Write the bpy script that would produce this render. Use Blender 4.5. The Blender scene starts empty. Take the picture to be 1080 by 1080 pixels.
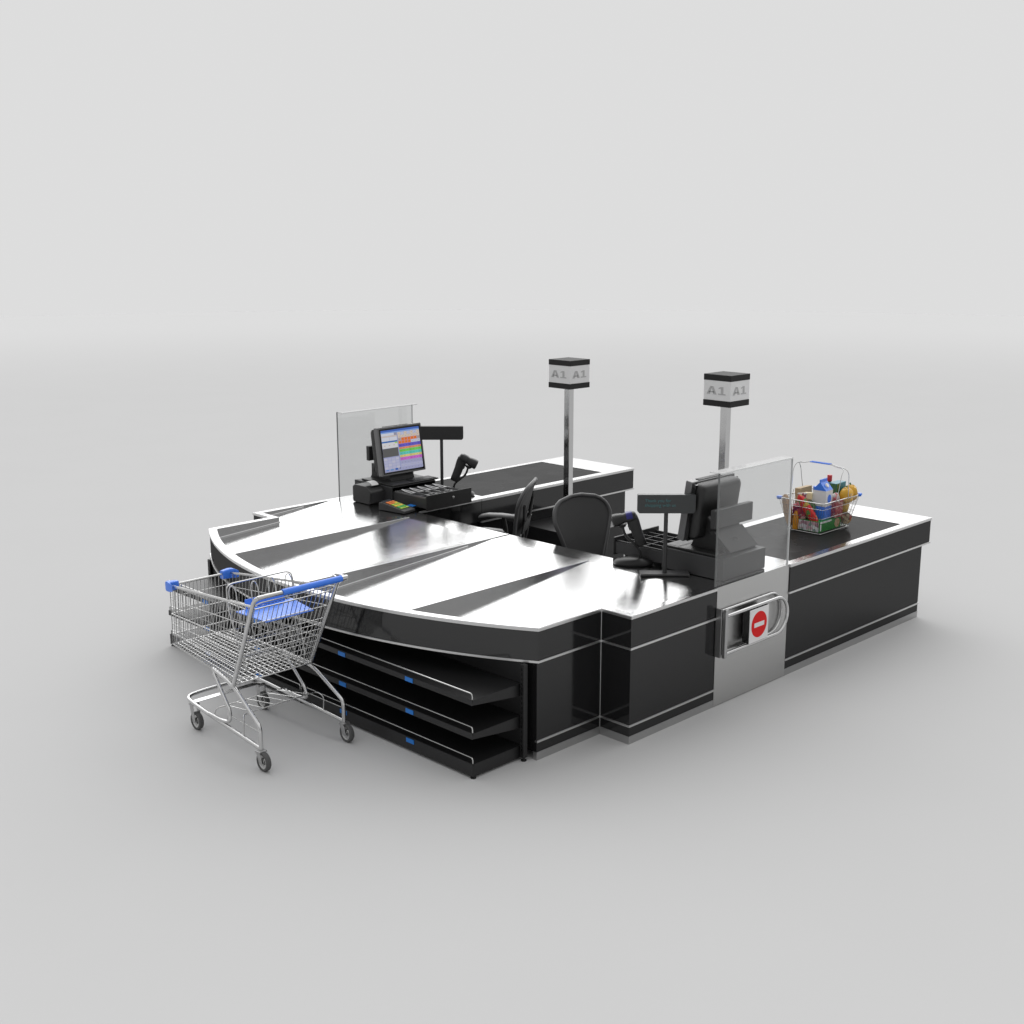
import bpy, bmesh, math, random
from mathutils import Vector, Matrix
random.seed(7)
R = math.radians
W = 3.927            # overall width of the double checkout; the left lane is the right lane mirrored about W/2
H = 0.80             # counter height
scene = bpy.context.scene
col = scene.collection

# ------------------------------------------------------------------ materials
def new_mat(name):
    m = bpy.data.materials.new(name); m.use_nodes = True
    nt = m.node_tree
    return m, nt, nt.nodes['Principled BSDF']

def link(nt, a, b): nt.links.new(a, b)

def pbr(name, c, rough=0.5, metal=0.0, bump=0.0, bscale=60.0, rvar=0.0, cvar=0.0, spec=0.5, coat=0.0, stretch=None, vscale=8.0):
    m, nt, b = new_mat(name)
    b.inputs['Base Color'].default_value = (*c, 1)
    b.inputs['Roughness'].default_value = rough
    b.inputs['Metallic'].default_value = metal
    b.inputs['Specular IOR Level'].default_value = spec
    b.inputs['Coat Weight'].default_value = coat
    b.inputs['Coat Roughness'].default_value = 0.08
    tc = nt.nodes.new('ShaderNodeTexCoord')
    src = tc.outputs['Object']
    if stretch:
        mp = nt.nodes.new('ShaderNodeMapping'); mp.inputs['Scale'].default_value = stretch
        link(nt, src, mp.inputs['Vector']); src = mp.outputs['Vector']
    if bump > 0:
        n = nt.nodes.new('ShaderNodeTexNoise'); n.inputs['Scale'].default_value = bscale; n.inputs['Detail'].default_value = 4
        link(nt, src, n.inputs['Vector'])
        bp = nt.nodes.new('ShaderNodeBump'); bp.inputs['Strength'].default_value = bump; bp.inputs['Distance'].default_value = 0.002
        link(nt, n.outputs['Fac'], bp.inputs['Height']); link(nt, bp.outputs['Normal'], b.inputs['Normal'])
    if rvar > 0 or cvar > 0:
        n2 = nt.nodes.new('ShaderNodeTexNoise'); n2.inputs['Scale'].default_value = vscale; n2.inputs['Detail'].default_value = 6
        link(nt, src, n2.inputs['Vector'])
        if rvar > 0:
            mr = nt.nodes.new('ShaderNodeMapRange'); mr.inputs['From Min'].default_value = .3; mr.inputs['From Max'].default_value = .7
            mr.inputs['To Min'].default_value = max(0.02, rough-rvar); mr.inputs['To Max'].default_value = rough+rvar
            link(nt, n2.outputs['Fac'], mr.inputs['Value']); link(nt, mr.outputs['Result'], b.inputs['Roughness'])
        if cvar > 0:
            mx = nt.nodes.new('ShaderNodeMix'); mx.data_type = 'RGBA'
            mx.inputs[6].default_value = (*[x*(1-cvar) for x in c], 1); mx.inputs[7].default_value = (*[min(1, x*(1+cvar)) for x in c], 1)
            link(nt, n2.outputs['Fac'], mx.inputs[0]); link(nt, mx.outputs[2], b.inputs['Base Color'])
    return m

def emit(name, c, s=1.0):
    m, nt, b = new_mat(name)
    b.inputs['Base Color'].default_value = (*[x*0.1 for x in c], 1); b.inputs['Roughness'].default_value = .25
    b.inputs['Emission Color'].default_value = (*c, 1); b.inputs['Emission Strength'].default_value = s
    return m

def glass(name, tint, diffuse_mix=0.02):
    m, nt, b = new_mat(name)
    nt.nodes.remove(b)
    out = nt.nodes['Material Output']
    tr = nt.nodes.new('ShaderNodeBsdfTransparent'); tr.inputs['Color'].default_value = (*tint, 1)
    gl = nt.nodes.new('ShaderNodeBsdfGlossy'); gl.inputs['Roughness'].default_value = 0.01
    gl.inputs['Color'].default_value = (1, 1, 1, 1)
    fr = nt.nodes.new('ShaderNodeFresnel'); fr.inputs['IOR'].default_value = 1.5
    ge = nt.nodes.new('ShaderNodeNewGeometry')
    inv = nt.nodes.new('ShaderNodeMath'); inv.operation = 'SUBTRACT'; inv.inputs[0].default_value = 1; link(nt, ge.outputs['Backfacing'], inv.inputs[1])
    sc_ = nt.nodes.new('ShaderNodeMath'); sc_.operation = 'MULTIPLY'; link(nt, fr.outputs['Fac'], sc_.inputs[0]); link(nt, inv.outputs[0], sc_.inputs[1])
    s2_ = nt.nodes.new('ShaderNodeMath'); s2_.operation = 'MULTIPLY'; link(nt, sc_.outputs[0], s2_.inputs[0]); s2_.inputs[1].default_value = 1.45; s2_.use_clamp = True
    mx = nt.nodes.new('ShaderNodeMixShader')
    link(nt, s2_.outputs[0], mx.inputs['Fac']); link(nt, tr.outputs['BSDF'], mx.inputs[1]); link(nt, gl.outputs['BSDF'], mx.inputs[2])
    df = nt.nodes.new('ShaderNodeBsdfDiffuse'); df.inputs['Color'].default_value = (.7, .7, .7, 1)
    mx2 = nt.nodes.new('ShaderNodeMixShader'); mx2.inputs['Fac'].default_value = diffuse_mix  # share of pale diffuse that whitens the clear sheet
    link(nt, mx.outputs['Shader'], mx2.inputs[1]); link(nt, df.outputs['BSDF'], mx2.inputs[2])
    link(nt, mx2.outputs['Shader'], out.inputs['Surface'])
    return m

def lacquer(name, c, g, rough):
    m, nt, b = new_mat(name); nt.nodes.remove(b)
    out = nt.nodes['Material Output']
    df = nt.nodes.new('ShaderNodeBsdfDiffuse'); df.inputs['Color'].default_value = (*c, 1)
    gl = nt.nodes.new('ShaderNodeBsdfGlossy'); gl.inputs['Color'].default_value = (1, 1, 1, 1)
    tc = nt.nodes.new('ShaderNodeTexCoord'); n = nt.nodes.new('ShaderNodeTexNoise'); n.inputs['Scale'].default_value = 3; n.inputs['Detail'].default_value = 6
    link(nt, tc.outputs['Object'], n.inputs['Vector'])
    mr = nt.nodes.new('ShaderNodeMapRange'); mr.inputs['From Min'].default_value = .3; mr.inputs['From Max'].default_value = .7
    mr.inputs['To Min'].default_value = rough*.7; mr.inputs['To Max'].default_value = rough*1.4
    link(nt, n.outputs['Fac'], mr.inputs['Value']); link(nt, mr.outputs['Result'], gl.inputs['Roughness'])
    mx = nt.nodes.new('ShaderNodeMixShader'); mx.inputs['Fac'].default_value = g
    link(nt, df.outputs['BSDF'], mx.inputs[1]); link(nt, gl.outputs['BSDF'], mx.inputs[2]); link(nt, mx.outputs['Shader'], out.inputs['Surface'])
    return m

def patches(name, cols, scale=30.0, rough=.4, kind='voronoi'):
    """printed packaging: irregular patches of the given colours"""
    m, nt, b = new_mat(name)
    b.inputs['Roughness'].default_value = rough
    tc = nt.nodes.new('ShaderNodeTexCoord')
    if kind == 'voronoi':
        v = nt.nodes.new('ShaderNodeTexVoronoi'); v.inputs['Scale'].default_value = scale
        link(nt, tc.outputs['Object'], v.inputs['Vector']); sep = nt.nodes.new('ShaderNodeSeparateColor')
        link(nt, v.outputs['Color'], sep.inputs['Color']); f = sep.outputs['Red']
    else:
        v = nt.nodes.new('ShaderNodeTexNoise'); v.inputs['Scale'].default_value = scale; v.inputs['Detail'].default_value = 5
        link(nt, tc.outputs['Object'], v.inputs['Vector']); f = v.outputs['Fac']
    r = nt.nodes.new('ShaderNodeValToRGB'); r.color_ramp.interpolation = 'CONSTANT' if kind == 'voronoi' else 'LINEAR'
    e = r.color_ramp.elements
    lo, hi = (0, 1) if kind == 'voronoi' else (.3, .7)
    n = len(cols)
    while len(e) < n: e.new(0.5)
    for i, c in enumerate(cols):
        e[i].position = lo+(hi-lo)*i/(n if kind == 'voronoi' else max(1, n-1)); e[i].color = (*c, 1)
    link(nt, f, r.inputs['Fac']); link(nt, r.outputs['Color'], b.inputs['Base Color'])
    return m

M = dict(
    worktop=pbr('brushed_steel_top', (.56, .56, .56), (.125), 1, bump=.09, bscale=900, rvar=.035, vscale=14),
    alu=pbr('aluminium_trim', (.64, .64, .64), .30, .95, bump=.03, bscale=300),
    plinth=pbr('plinth_steel', (.44, .44, .44), .38, .9, bump=.05, bscale=250, rvar=.06),
    panel=pbr('satin_steel_panel', (.53, .53, .525), .36, 1, bump=.08, bscale=500, rvar=.05, cvar=.05, vscale=40),
    laminate=lacquer('black_laminate', (.012, .012, .0125), .057, .085),
    shelf=pbr('black_powder_coat', (.012, .012, .0125), .42, 0, bump=.15, bscale=900),
    belt=lacquer('belt_rubber', (.028, .028, .028), .042, .24),
    plastic=pbr('black_plastic', (.014, .014, .014), .42, 0, bump=.2, bscale=1500),
    satin=pbr('satin_black', (.010, .010, .010), .35, spec=.22),
    plastic2=pbr('charcoal_plastic', (.030, .030, .031), .45, 0, bump=.2, bscale=1500),
    plastic3=pbr('grey_bezel', (.15, .15, .152), .16, 0),
    gloss=pbr('gloss_black', (.008, .008, .008), .12),
    chrome=pbr('bright_zinc_wire', (.57, .57, .565), .22, 1, rvar=.05, vscale=30),
    tube=pbr('chrome_tube', (.62, .62, .62), .16, 1, rvar=.03, vscale=20),
    post=pbr('polished_steel_post', (.56, .56, .56), .13, 1, rvar=.05, vscale=10),
    blue=pbr('blue_plastic', (.05, .205, .82), .3, 0, bump=.05, bscale=500),
    darkblue=pbr('dark_blue_plastic', (.016, .016, .17), .3),
    tag=pbr('blue_price_tag', (.012, .18, .60), .35),
    rubber=pbr('grey_rubber', (.075, .075, .075), .6, 0, bump=.2, bscale=400),
    white=pbr('white_plastic', (.78, .78, .78), .4),
    signface=pbr('opal_acrylic', (.80, .80, .80), .35),
    signtext=pbr('grey_vinyl', (.47, .47, .47), .4),
    signcap=pbr('sign_cap', (.026, .026, .026), .6, spec=.2),
    paper=pbr('receipt_paper', (.8, .8, .8), .7),
    red=pbr('red_vinyl', (.70, .012, .012), .5, spec=.15),
    mesh=pbr('chair_mesh', (.046, .046, .046), .5, 0, bump=.3, bscale=900, spec=.3),
    chairframe=pbr('chair_frame', (.06, .06, .061), .34),
    armpad=pbr('arm_pad', (.16, .16, .16), .42),
    lcd=pbr('dark_lcd', (.03, .033, .034), .3),
    lcdtext=emit('lcd_text', (.035, .15, .16), .42),
    glass=glass('acrylic_guard', (.91, .915, .915), .02),
    glassedge=pbr('acrylic_edge', (.16, .165, .165), .2),
    glassedge_light=pbr('acrylic_pale_edge', (.75, .76, .76), .15),  # paler tone for the far end and top edge of the sheet
    flange=glass('acrylic_flange', (.93, .935, .935), .5),  # strong white diffuse stands in for the bright reflection along the flange
    milkwhite=pbr('carton_white', (.72, .72, .74), .38),
    cream=pbr('cream_pack', (.72, .6, .36), .5),
    tan=pbr('tan_card', (.46, .34, .2), .6, cvar=.15, vscale=20),
    teal=pbr('teal_carton', (.005, .17, .24), .38),
    leafgreen=pbr('green_carton', (.02, .25, .035), .4),
    darkgreen=pbr('green_pouch', (.05, .13, .03), .4),
    capred=pbr('red_cap', (.5, .02, .03), .35),
)
def floor_mat():
    m, nt, b = new_mat('studio_floor')
    tc = nt.nodes.new('ShaderNodeTexCoord')
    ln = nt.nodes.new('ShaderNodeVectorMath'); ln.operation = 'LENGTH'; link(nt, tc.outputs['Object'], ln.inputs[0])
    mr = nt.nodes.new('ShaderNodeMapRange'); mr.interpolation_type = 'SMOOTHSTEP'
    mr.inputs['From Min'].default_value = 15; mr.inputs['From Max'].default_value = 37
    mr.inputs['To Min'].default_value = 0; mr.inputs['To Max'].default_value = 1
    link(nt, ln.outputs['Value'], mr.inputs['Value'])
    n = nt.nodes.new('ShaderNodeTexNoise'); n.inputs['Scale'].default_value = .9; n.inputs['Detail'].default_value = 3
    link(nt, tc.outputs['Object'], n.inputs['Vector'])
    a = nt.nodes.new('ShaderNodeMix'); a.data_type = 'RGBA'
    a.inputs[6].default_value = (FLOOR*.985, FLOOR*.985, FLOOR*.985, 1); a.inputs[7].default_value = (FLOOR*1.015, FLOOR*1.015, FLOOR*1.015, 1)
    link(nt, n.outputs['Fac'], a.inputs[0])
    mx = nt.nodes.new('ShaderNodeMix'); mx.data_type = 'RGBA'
    link(nt, mr.outputs['Result'], mx.inputs[0]); link(nt, a.outputs[2], mx.inputs[6]); mx.inputs[7].default_value = (FAR, FAR, FAR, 1)  # backdrop brightness painted into the outer floor colour so its edge vanishes
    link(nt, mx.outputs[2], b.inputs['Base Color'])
    b.inputs['Roughness'].default_value = .55; b.inputs['Specular IOR Level'].default_value = 0.0
    return m
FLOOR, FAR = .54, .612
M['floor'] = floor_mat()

# ------------------------------------------------------------------ mesh builder
class MB:
    def __init__(s, mirror=False):
        s.v = []; s.f = []; s.mi = []; s.sm = []; s.mirror = mirror; s.T = None
    def add(s, verts, faces, mi=0, smooth=False):
        o = len(s.v)
        for p in verts:
            p = Vector(p)
            if s.T is not None: p = s.T @ p
            s.v.append(p)
        for f in faces:
            s.f.append([o+i for i in f]); s.mi.append(mi); s.sm.append(smooth)
        return s
    def box(s, x0, x1, y0, y1, z0, z1, mi=0):
        v = [(x, y, z) for z in (z0, z1) for y in (y0, y1) for x in (x0, x1)]
        return s.add(v, [(0, 2, 3, 1), (4, 5, 7, 6), (0, 1, 5, 4), (2, 6, 7, 3), (0, 4, 6, 2), (1, 3, 7, 5)], mi)
    def quad(s, a, b, c, d, mi=0): return s.add([a, b, c, d], [(0, 1, 2, 3)], mi)
    def poly(s, pts, mi=0): return s.add(pts, [tuple(range(len(pts)))], mi)
    def prism(s, pts, axis, lo, hi, mi=0, smooth=False):
        """pts 2-D polygon in the two other axes (in x,y,z order), extruded along axis"""
        def mk(a, b, c):
            return {'x': (c, a, b), 'y': (a, c, b), 'z': (a, b, c)}[axis]
        n = len(pts)
        v = [mk(a, b, lo) for a, b in pts]+[mk(a, b, hi) for a, b in pts]
        s.add(v, [tuple(range(n))[::-1], tuple(range(n, 2*n))], mi)
        o = len(s.v)-2*n
        for i in range(n):
            j = (i+1) % n
            s.f.append([o+i, o+j, o+n+j, o+n+i]); s.mi.append(mi); s.sm.append(smooth)
        return s
    def ring_loft(s, rings, mi=0, cap=True, closed=False, smooth=True):
        n = len(rings[0]); v = [p for r in rings for p in r]; f = []
        m = len(rings)
        for i in range(m if closed else m-1):
            k = (i+1) % m
            for j in range(n):
                l = (j+1) % n
                f.append((i*n+j, i*n+l, k*n+l, k*n+j))
        s.add(v, f, mi, smooth)
        if cap and not closed:
            s.add(rings[0], [tuple(range(n))[::-1]], mi); s.add(rings[-1], [tuple(range(n))], mi)
        return s
    def tube(s, pts, r, n=8, closed=False, mi=0, cap=True, rr=None):
        P = [Vector(p) for p in pts]; m = len(P); rings = []
        prev = None
        for i in range(m):
            if closed: t = (P[(i+1) % m]-P[i-1])
            elif i == 0: t = P[1]-P[0]
            elif i == m-1: t = P[-1]-P[-2]
            else: t = (P[i+1]-P[i]).normalized()+(P[i]-P[i-1]).normalized()
            t = t.normalized()
            if prev is None:
                a = Vector((0, 0, 1)) if abs(t.z) < .9 else Vector((1, 0, 0))
                u = t.cross(a).normalized()
            else:
                u = (prev-t*prev.dot(t)).normalized()
            prev = u; w = t.cross(u)
            # widen mitred joints a touch
            q = rr[i] if rr else r
            rings.append([P[i]+u*(q*math.cos(2*math.pi*k/n))+w*(q*math.sin(2*math.pi*k/n)) for k in range(n)])
        return s.ring_loft(rings, mi, cap, closed)
    def wire(s, a, b, r, mi=0, n=5): return s.tube([a, b], r, n, mi=mi, cap=False)
    def lathe(s, prof, c=(0, 0, 0), axis='z', n=24, mi=0, cap=True):
        rings = []
        for (r, h) in prof:
            ring = []
            for k in range(n):
                a = 2*math.pi*k/n; x, y = r*math.cos(a), r*math.sin(a)
                p = {'z': (x, y, h), 'x': (h, x, y), 'y': (y, h, x)}[axis]
                ring.append(Vector(p)+Vector(c))
            rings.append(ring)
        return s.ring_loft(rings, mi, cap)
    def super(s, secs, n=20, mi=0, cap=True):
        """loft of superellipse sections: (centre, side vector*halfwidth, up vector*halfheight, exponent)"""
        rings = []
        for c, a, b, e in secs:
            c, a, b = Vector(c), Vector(a), Vector(b); ring = []
            for k in range(n):
                t = 2*math.pi*k/n; cx, sy = math.cos(t), math.sin(t)
                ring.append(c+a*(math.copysign(abs(cx)**(2/e), cx))+b*(math.copysign(abs(sy)**(2/e), sy)))
            rings.append(ring)
        return s.ring_loft(rings, mi, cap)
    def sweep(s, path, z0, z1, o0, o1, mi=0):
        """rectangular strip following an open plan polyline, spanning offsets o0..o1 to its right-hand (outer) side"""
        P = [Vector(p).to_2d() if len(p) > 2 else Vector(p) for p in path]; m = len(P); rings = []
        for i in range(m):
            ns = []
            if i > 0: d = (P[i]-P[i-1]).normalized(); ns.append(Vector((d.y, -d.x)))
            if i < m-1: d = (P[i+1]-P[i]).normalized(); ns.append(Vector((d.y, -d.x)))
            nn = sum(ns, Vector((0, 0)))
            nn = nn/nn.length; k = 1/max(.3, nn.dot(ns[0]))
            a, b = P[i]+nn*(k*o0), P[i]+nn*(k*o1)
            rings.append([(a.x, a.y, z0), (b.x, b.y, z0), (b.x, b.y, z1), (a.x, a.y, z1)])
        return s.ring_loft(rings, mi, True, smooth=False)
    def build(s, name, mats, parent=None, bevel=0.0, segs=2, world=False, autosmooth=True, rot=None, loc=None):
        me = bpy.data.meshes.new(name)
        bm = bmesh.new()
        off = Vector((0, 0, 0))
        if world and parent is not None:
            p = parent
            while p is not None: off += Vector(p.location); p = p.parent
        vs = []
        for p in s.v:
            q = Vector(p)
            if s.mirror: q.y = W-q.y
            vs.append(bm.verts.new(q-off))
        for f, mi, sm in zip(s.f, s.mi, s.sm):
            try: fc = bm.faces.new([vs[i] for i in (f[::-1] if s.mirror else f)])
            except ValueError: continue
            fc.material_index = mi; fc.smooth = sm
        bmesh.ops.remove_doubles(bm, verts=bm.verts, dist=1e-6)
        bmesh.ops.recalc_face_normals(bm, faces=bm.faces)
        if bevel > 0:
            ed = [e for e in bm.edges if len(e.link_faces) == 2 and e.calc_face_angle(0) > R(28)]
            bmesh.ops.bevel(bm, geom=ed, offset=bevel, segments=segs, affect='EDGES', profile=.5, clamp_overlap=True)
        bm.to_mesh(me); bm.free()
        if not isinstance(mats, (list, tuple)): mats = [mats]
        for m in mats: me.materials.append(M[m] if isinstance(m, str) else m)
        if any(s.sm):
            try: me.set_sharp_from_angle(angle=R(38))
            except Exception: pass
        o = bpy.data.objects.new(name, me); col.objects.link(o)
        if parent is not None: o.parent = parent
        if loc is not None: o.location = loc
        if rot is not None: o.rotation_euler = rot
        return o

def thing(name, label, cat, loc=(0, 0, 0), rz=0.0, group=None):
    o = bpy.data.objects.new(name, None); col.objects.link(o)
    o.location = loc; o.rotation_euler = (0, 0, rz); o.empty_display_size = .1
    o['label'] = label; o['category'] = cat
    if group: o['group'] = group
    return o
def tag(o, label, cat, group=None):
    o['label'] = label; o['category'] = cat
    if group: o['group'] = group
    return o
def copy_tree(o, parent=None):
    c = o.copy(); col.objects.link(c); c.parent = parent
    for ch in list(o.children): copy_tree(ch, c)
    return c
def text_mesh(body, size, depth=0.0008):
    cu = bpy.data.curves.new('lettering', 'FONT'); cu.body = body; cu.size = size; cu.align_x = 'LEFT'; cu.extrude = depth
    ob = bpy.data.objects.new('lettering', cu); col.objects.link(ob)
    dg = bpy.context.evaluated_depsgraph_get()
    me = bpy.data.meshes.new_from_object(ob.evaluated_get(dg))
    bpy.data.objects.remove(ob); bpy.data.curves.remove(cu)
    return me
def arc(cx, cy, r, a0, a1, n):
    return [(cx+r*math.cos(R(a0+(a1-a0)*i/n)), cy+r*math.sin(R(a0+(a1-a0)*i/n))) for i in range(n+1)]
def smooth_path(pts, rad=.03, n=5):
    """polyline with rounded corners"""
    P = [Vector(p) for p in pts]; out = [P[0]]
    for i in range(1, len(P)-1):
        a, b, c = P[i-1], P[i], P[i+1]
        d1 = (a-b); d2 = (c-b); k = min(rad, d1.length*.49, d2.length*.49)
        p, q = b+d1.normalized()*k, b+d2.normalized()*k
        for j in range(n+1):
            t = j/n; out.append(p*(1-t)**2+b*2*t*(1-t)+q*t*t)
    out.append(P[-1]); return out

# ------------------------------------------------------------------ floor
mb = MB()
N = 96
ringr = [0.01, 6, 12, 18, 24, 30, 36, 44]
cen = (1.5, 1.9)
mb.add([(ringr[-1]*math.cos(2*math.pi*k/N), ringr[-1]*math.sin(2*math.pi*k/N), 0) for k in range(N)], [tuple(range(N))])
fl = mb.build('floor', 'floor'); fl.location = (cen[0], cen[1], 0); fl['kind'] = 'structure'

# ------------------------------------------------------------------ checkout counters
YM = W/2-.003
RAD, ACX = 3.37, -1.024+3.37
def arc_front(inset=0.0, y0=.23, n=28):
    """front arc from the middle seam to the outer corner"""
    r = RAD-inset; pts = []
    for i in range(n+1):
        y = YM+(y0-YM)*i/n
        pts.append((ACX-math.sqrt(r*r-(y-W/2)**2), y))
    return pts
OUT = arc_front()+[(0, .23), (0, 0)]        # packing-bay outline; x of last arc point is about -0.544
RIM = .055
def floor_z(x): return H-.06*max(0, .75-x)

def build_counter(mirror):
    side = 'far left' if mirror else 'near right'
    if mirror:
        root = thing('checkout_counter', 'black and steel checkout counter on the far side, behind the colourful monitor', 'checkout counter', (1.8, W-.45, 0), group='mirrored pair of checkout counters')
    else:
        root = thing('checkout_counter', 'black and steel checkout counter in front with red no entry gate', 'checkout counter', (1.8, .45, 0), group='mirrored pair of checkout counters')
    B = lambda: MB(mirror)
    bl = lambda mb, n, m, p=root, **k: mb.build(n, m, p, world=True, **k)
    # --- worktop with sunken packing tray
    mb = B()
    inn_arc = arc_front(RIM, y0=.23+RIM)
    xi = inn_arc[-1][0]
    inner = inn_arc+[(.05, .285), (.05, .05), (.75, .05)]
    outer = OUT[:-2]+[(0, .23), (0, 0), (.75, 0)]
    # match counts: arcs have the same count; then (0,.23)/( .05,.285), (0,0)/(.05,.05), (.75,0)/(.75,.05)
    for i in range(len(outer)-1):
        a, b = outer[i], outer[i+1]; c, d = inner[i+1], inner[i]
        mb.quad((*a, H), (*b, H), (*c, H), (*d, H))
        mb.quad((*d, H), (*c, H), (*c, floor_z(c[0])), (*d, floor_z(d[0])))
    mb.poly([(*p, floor_z(p[0])) for p in inner]+[(.75, YM, floor_z(.75))])
    mb.poly([(.75, 0, H), (1.67, 0, H), (1.67, .904, H), (.99, .904, H), (.962, .912, H), (.944, .93, H), (.93, YM, H), (.75, YM, H)])
    wt = bl(mb, 'worktop', 'worktop')
    mb = B()
    k0 = len(inn_arc)-1
    cor = [inner[k0], inner[k0+1], inner[k0+2], (.45, .05)]
    for i in range(3):
        a, b = cor[i], cor[i+1]
        mb.tube([(a[0]+.0, a[1]+.0, floor_z(a[0])+.001), (b[0], b[1], floor_z(b[0])+.001)], .0085, 10)
    bl(mb, 'tray_bead', 'worktop', wt)
    # --- dividers standing in the tray
    mb = B(); y = 1.02
    x0 = -.83
    mb.add([(x0, y-.006, floor_z(x0)-.001), (x0, y+.006, floor_z(x0)-.001), (x0, y-.006, H-.001), (x0, y+.006, H-.001),
            (.77, y-.006, H+.005), (.77, y+.006, H+.005), (.77, y-.006, H-.006), (.77, y+.006, H-.006)],
           [(0, 1, 3, 2), (2, 3, 5, 4), (0, 2, 4, 6), (1, 7, 5, 3), (4, 5, 7, 6), (0, 6, 7, 1)])
    bl(mb, 'tray_divider', 'worktop', bevel=.0015)
    SW = .03; x0 = -.968
    mb = B(); yA, yB = YM-SW, YM-.0005
    mb.add([(x0, yA, floor_z(x0)-.002), (x0, yB, floor_z(x0)-.002), (x0, yA, H+.005), (x0, yB, H+.005),
            (.927, yA+.012, H+.005), (.927, yB, H+.005), (.927, yA+.012, H-.004), (.927, yB, H-.004)],
           [(0, 1, 3, 2), (2, 3, 5, 4), (0, 2, 4, 6), (1, 7, 5, 3), (4, 5, 7, 6), (0, 6, 7, 1)])
    cs = bl(mb, 'tray_divider', 'worktop', bevel=.002)
    mb = B(); mb.tube([(x0+.01, YM-SW-.001, floor_z(x0+.01)+.001), (.5, YM-SW-.001+.008, floor_z(.5)+.001)], .0075, 10); bl(mb, 'tray_bead', 'worktop', cs)
    # --- trims and fascia following the outline
    outl = OUT+[(.845, 0)]
    tr = B(); tr.sweep(outl, H-.019, H-.0015, -.003, .005); tr.sweep([(.93, YM), (.944, .93), (.962, .912), (.99, .904), (1.67, .904)][::-1], H-.019, H-.0015, -.004, .004)
    bl(tr, 'edge_trim', 'alu')
    fa = B(); fa.sweep(outl, .606, H-.0195, -.018, 0); fa.sweep([(1.67, .904), (.99, .904), (.93, .95), (.92, YM)], .606, H-.0195, -.018, 0)
    bl(fa, 'fascia', 'laminate')
    lp = B(); lp.sweep(outl, .592, .6055, -.02, .006); bl(lp, 'edge_trim', 'alu')
    un = B(); un.poly([(*p, .604) for p in OUT]+[(1.66, .0, .604), (1.66, .88, .604), (.92, .93, .604), (.92, YM, .604)]); bl(un, 'underside', 'shelf')
    # --- body below
    bo = [(-.555, .2305), (0, .2305), (0, 0.0005), (.845, 0.0005)]
    mb = B(); mb.sweep([(-.555, YM)]+bo, .05, .5915, -.018, -.001)
    mb.sweep([(1.67, .87), (.96, .87), (.90, .95), (.90, YM)], .05, .60, -.018, -.001)
    bl(mb, 'body_panel', 'laminate')
    mb = B(); mb.sweep(bo, .109, .122, -.016, .005); bl(mb, 'edge_trim', 'alu')
    mb = B(); mb.sweep(bo, 0.0, .0495, -.03, .0015); bl(mb, 'plinth', 'plinth')
    mb = B(); mb.tube([(-.002, .228, .05), (-.002, .228, .782)], .0025, 8); bl(mb, 'corner_bead', 'alu')
    # --- steel side panel and gate
    mb = B(); mb.box(.845, 1.668, -.004, .012, .004, H-.0005); bl(mb, 'steel_panel', 'panel', bevel=.0015)
    g = B()
    def loop(y, x0, x1, zc, hh, r):
        pts = [(x0, y, zc+hh), (x1-hh, y, zc+hh)]+[(x1-hh+hh*math.sin(R(a)), y, zc+hh*math.cos(R(a))) for a in range(10, 180, 10)]+[(x1-hh, y, zc-hh), (x0, y, zc-hh)]
        g.tube(pts, r, 10)
    loop(-.062, .85, 1.575, .496, .125, .0125)
    gate = bl(g, 'gate', 'tube')
    g = B(); loop(-.018, .85, 1.575, .505, .14, .010)
    bl(g, 'gate_frame', 'tube', gate)
    g = B(); g.box(.846, .874, -.076, -.050, .345, .668); bl(g, 'hinge_post', 'plinth', gate, bevel=.004)
    g = B(); g.box(.838, .852, -.046, -.0045, .345, .668); g.box(.8525, .868, -.044, -.0045, .36, .65, 1); bl(g, 'hinge_bracket', ['plinth', 'gloss'], gate, bevel=.002)
    g = B(); g.box(1.112, 1.325, -.0735, -.022, .383, .607); bl(g, 'sign_box', 'gloss', gate, bevel=.002)
    sg = B(); sg.box(1.112, 1.325, -.0775, -.0738, .383, .607, 0)
    circ = [(1.2185+.088*math.cos(2*math.pi*k/48), .495+.088*math.sin(2*math.pi*k/48)) for k in range(48)]
    sg.prism(circ, 'y', -.0785, -.0774, 1); sg.box(1.162, 1.275, -.0795, -.0784, .480, .510, 0)
    bl(sg, 'no_entry_sign', ['white', 'red'], gate)
    # --- belt section
    X0, X1, Y0, Y1 = 1.672, 3.69, -.010, .904
    bx0, bx1, by0, by1 = 1.745, 3.312, .045, .832
    mb = B()
    for q in (((X0, Y0), (X1, Y0), (bx1, by0), (bx0, by0)), ((X1, Y0), (X1, Y1), (bx1, by1), (bx1, by0)), ((X1, Y1), (X0, Y1), (bx0, by1), (bx1, by1)), ((X0, Y1), (X0, Y0), (bx0, by0), (bx0, by1))):
        mb.poly([(*p, H) for p in q])
    for a, b in (((bx0, by0), (bx1, by0)), ((bx1, by0), (bx1, by1)), ((bx1, by1), (bx0, by1)), ((bx0, by1), (bx0, by0))):
        mb.quad((*a, H), (*b, H), (*b, H-.012), (*a, H-.012))
    bl(mb, 'belt_surround', 'worktop')
    mb = B(); mb.box(bx0+.003, bx1-.003, by0+.003, by1-.003, H-.011, H-.0025); bl(mb, 'conveyor_belt', 'belt')
    ring = [(X0, Y1-.002), (X0, Y0), (X1, Y0), (X1, Y1), (X0+.003, Y1)]
    mb = B(); mb.sweep(ring, H-.020, H-.0012, -.003, .006); mb.sweep(ring, .592, .6055, -.02, .006); bl(mb, 'edge_trim', 'alu')
    mb = B(); mb.sweep(ring, .606, H-.0205, -.018, 0); bl(mb, 'fascia', 'laminate')
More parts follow.
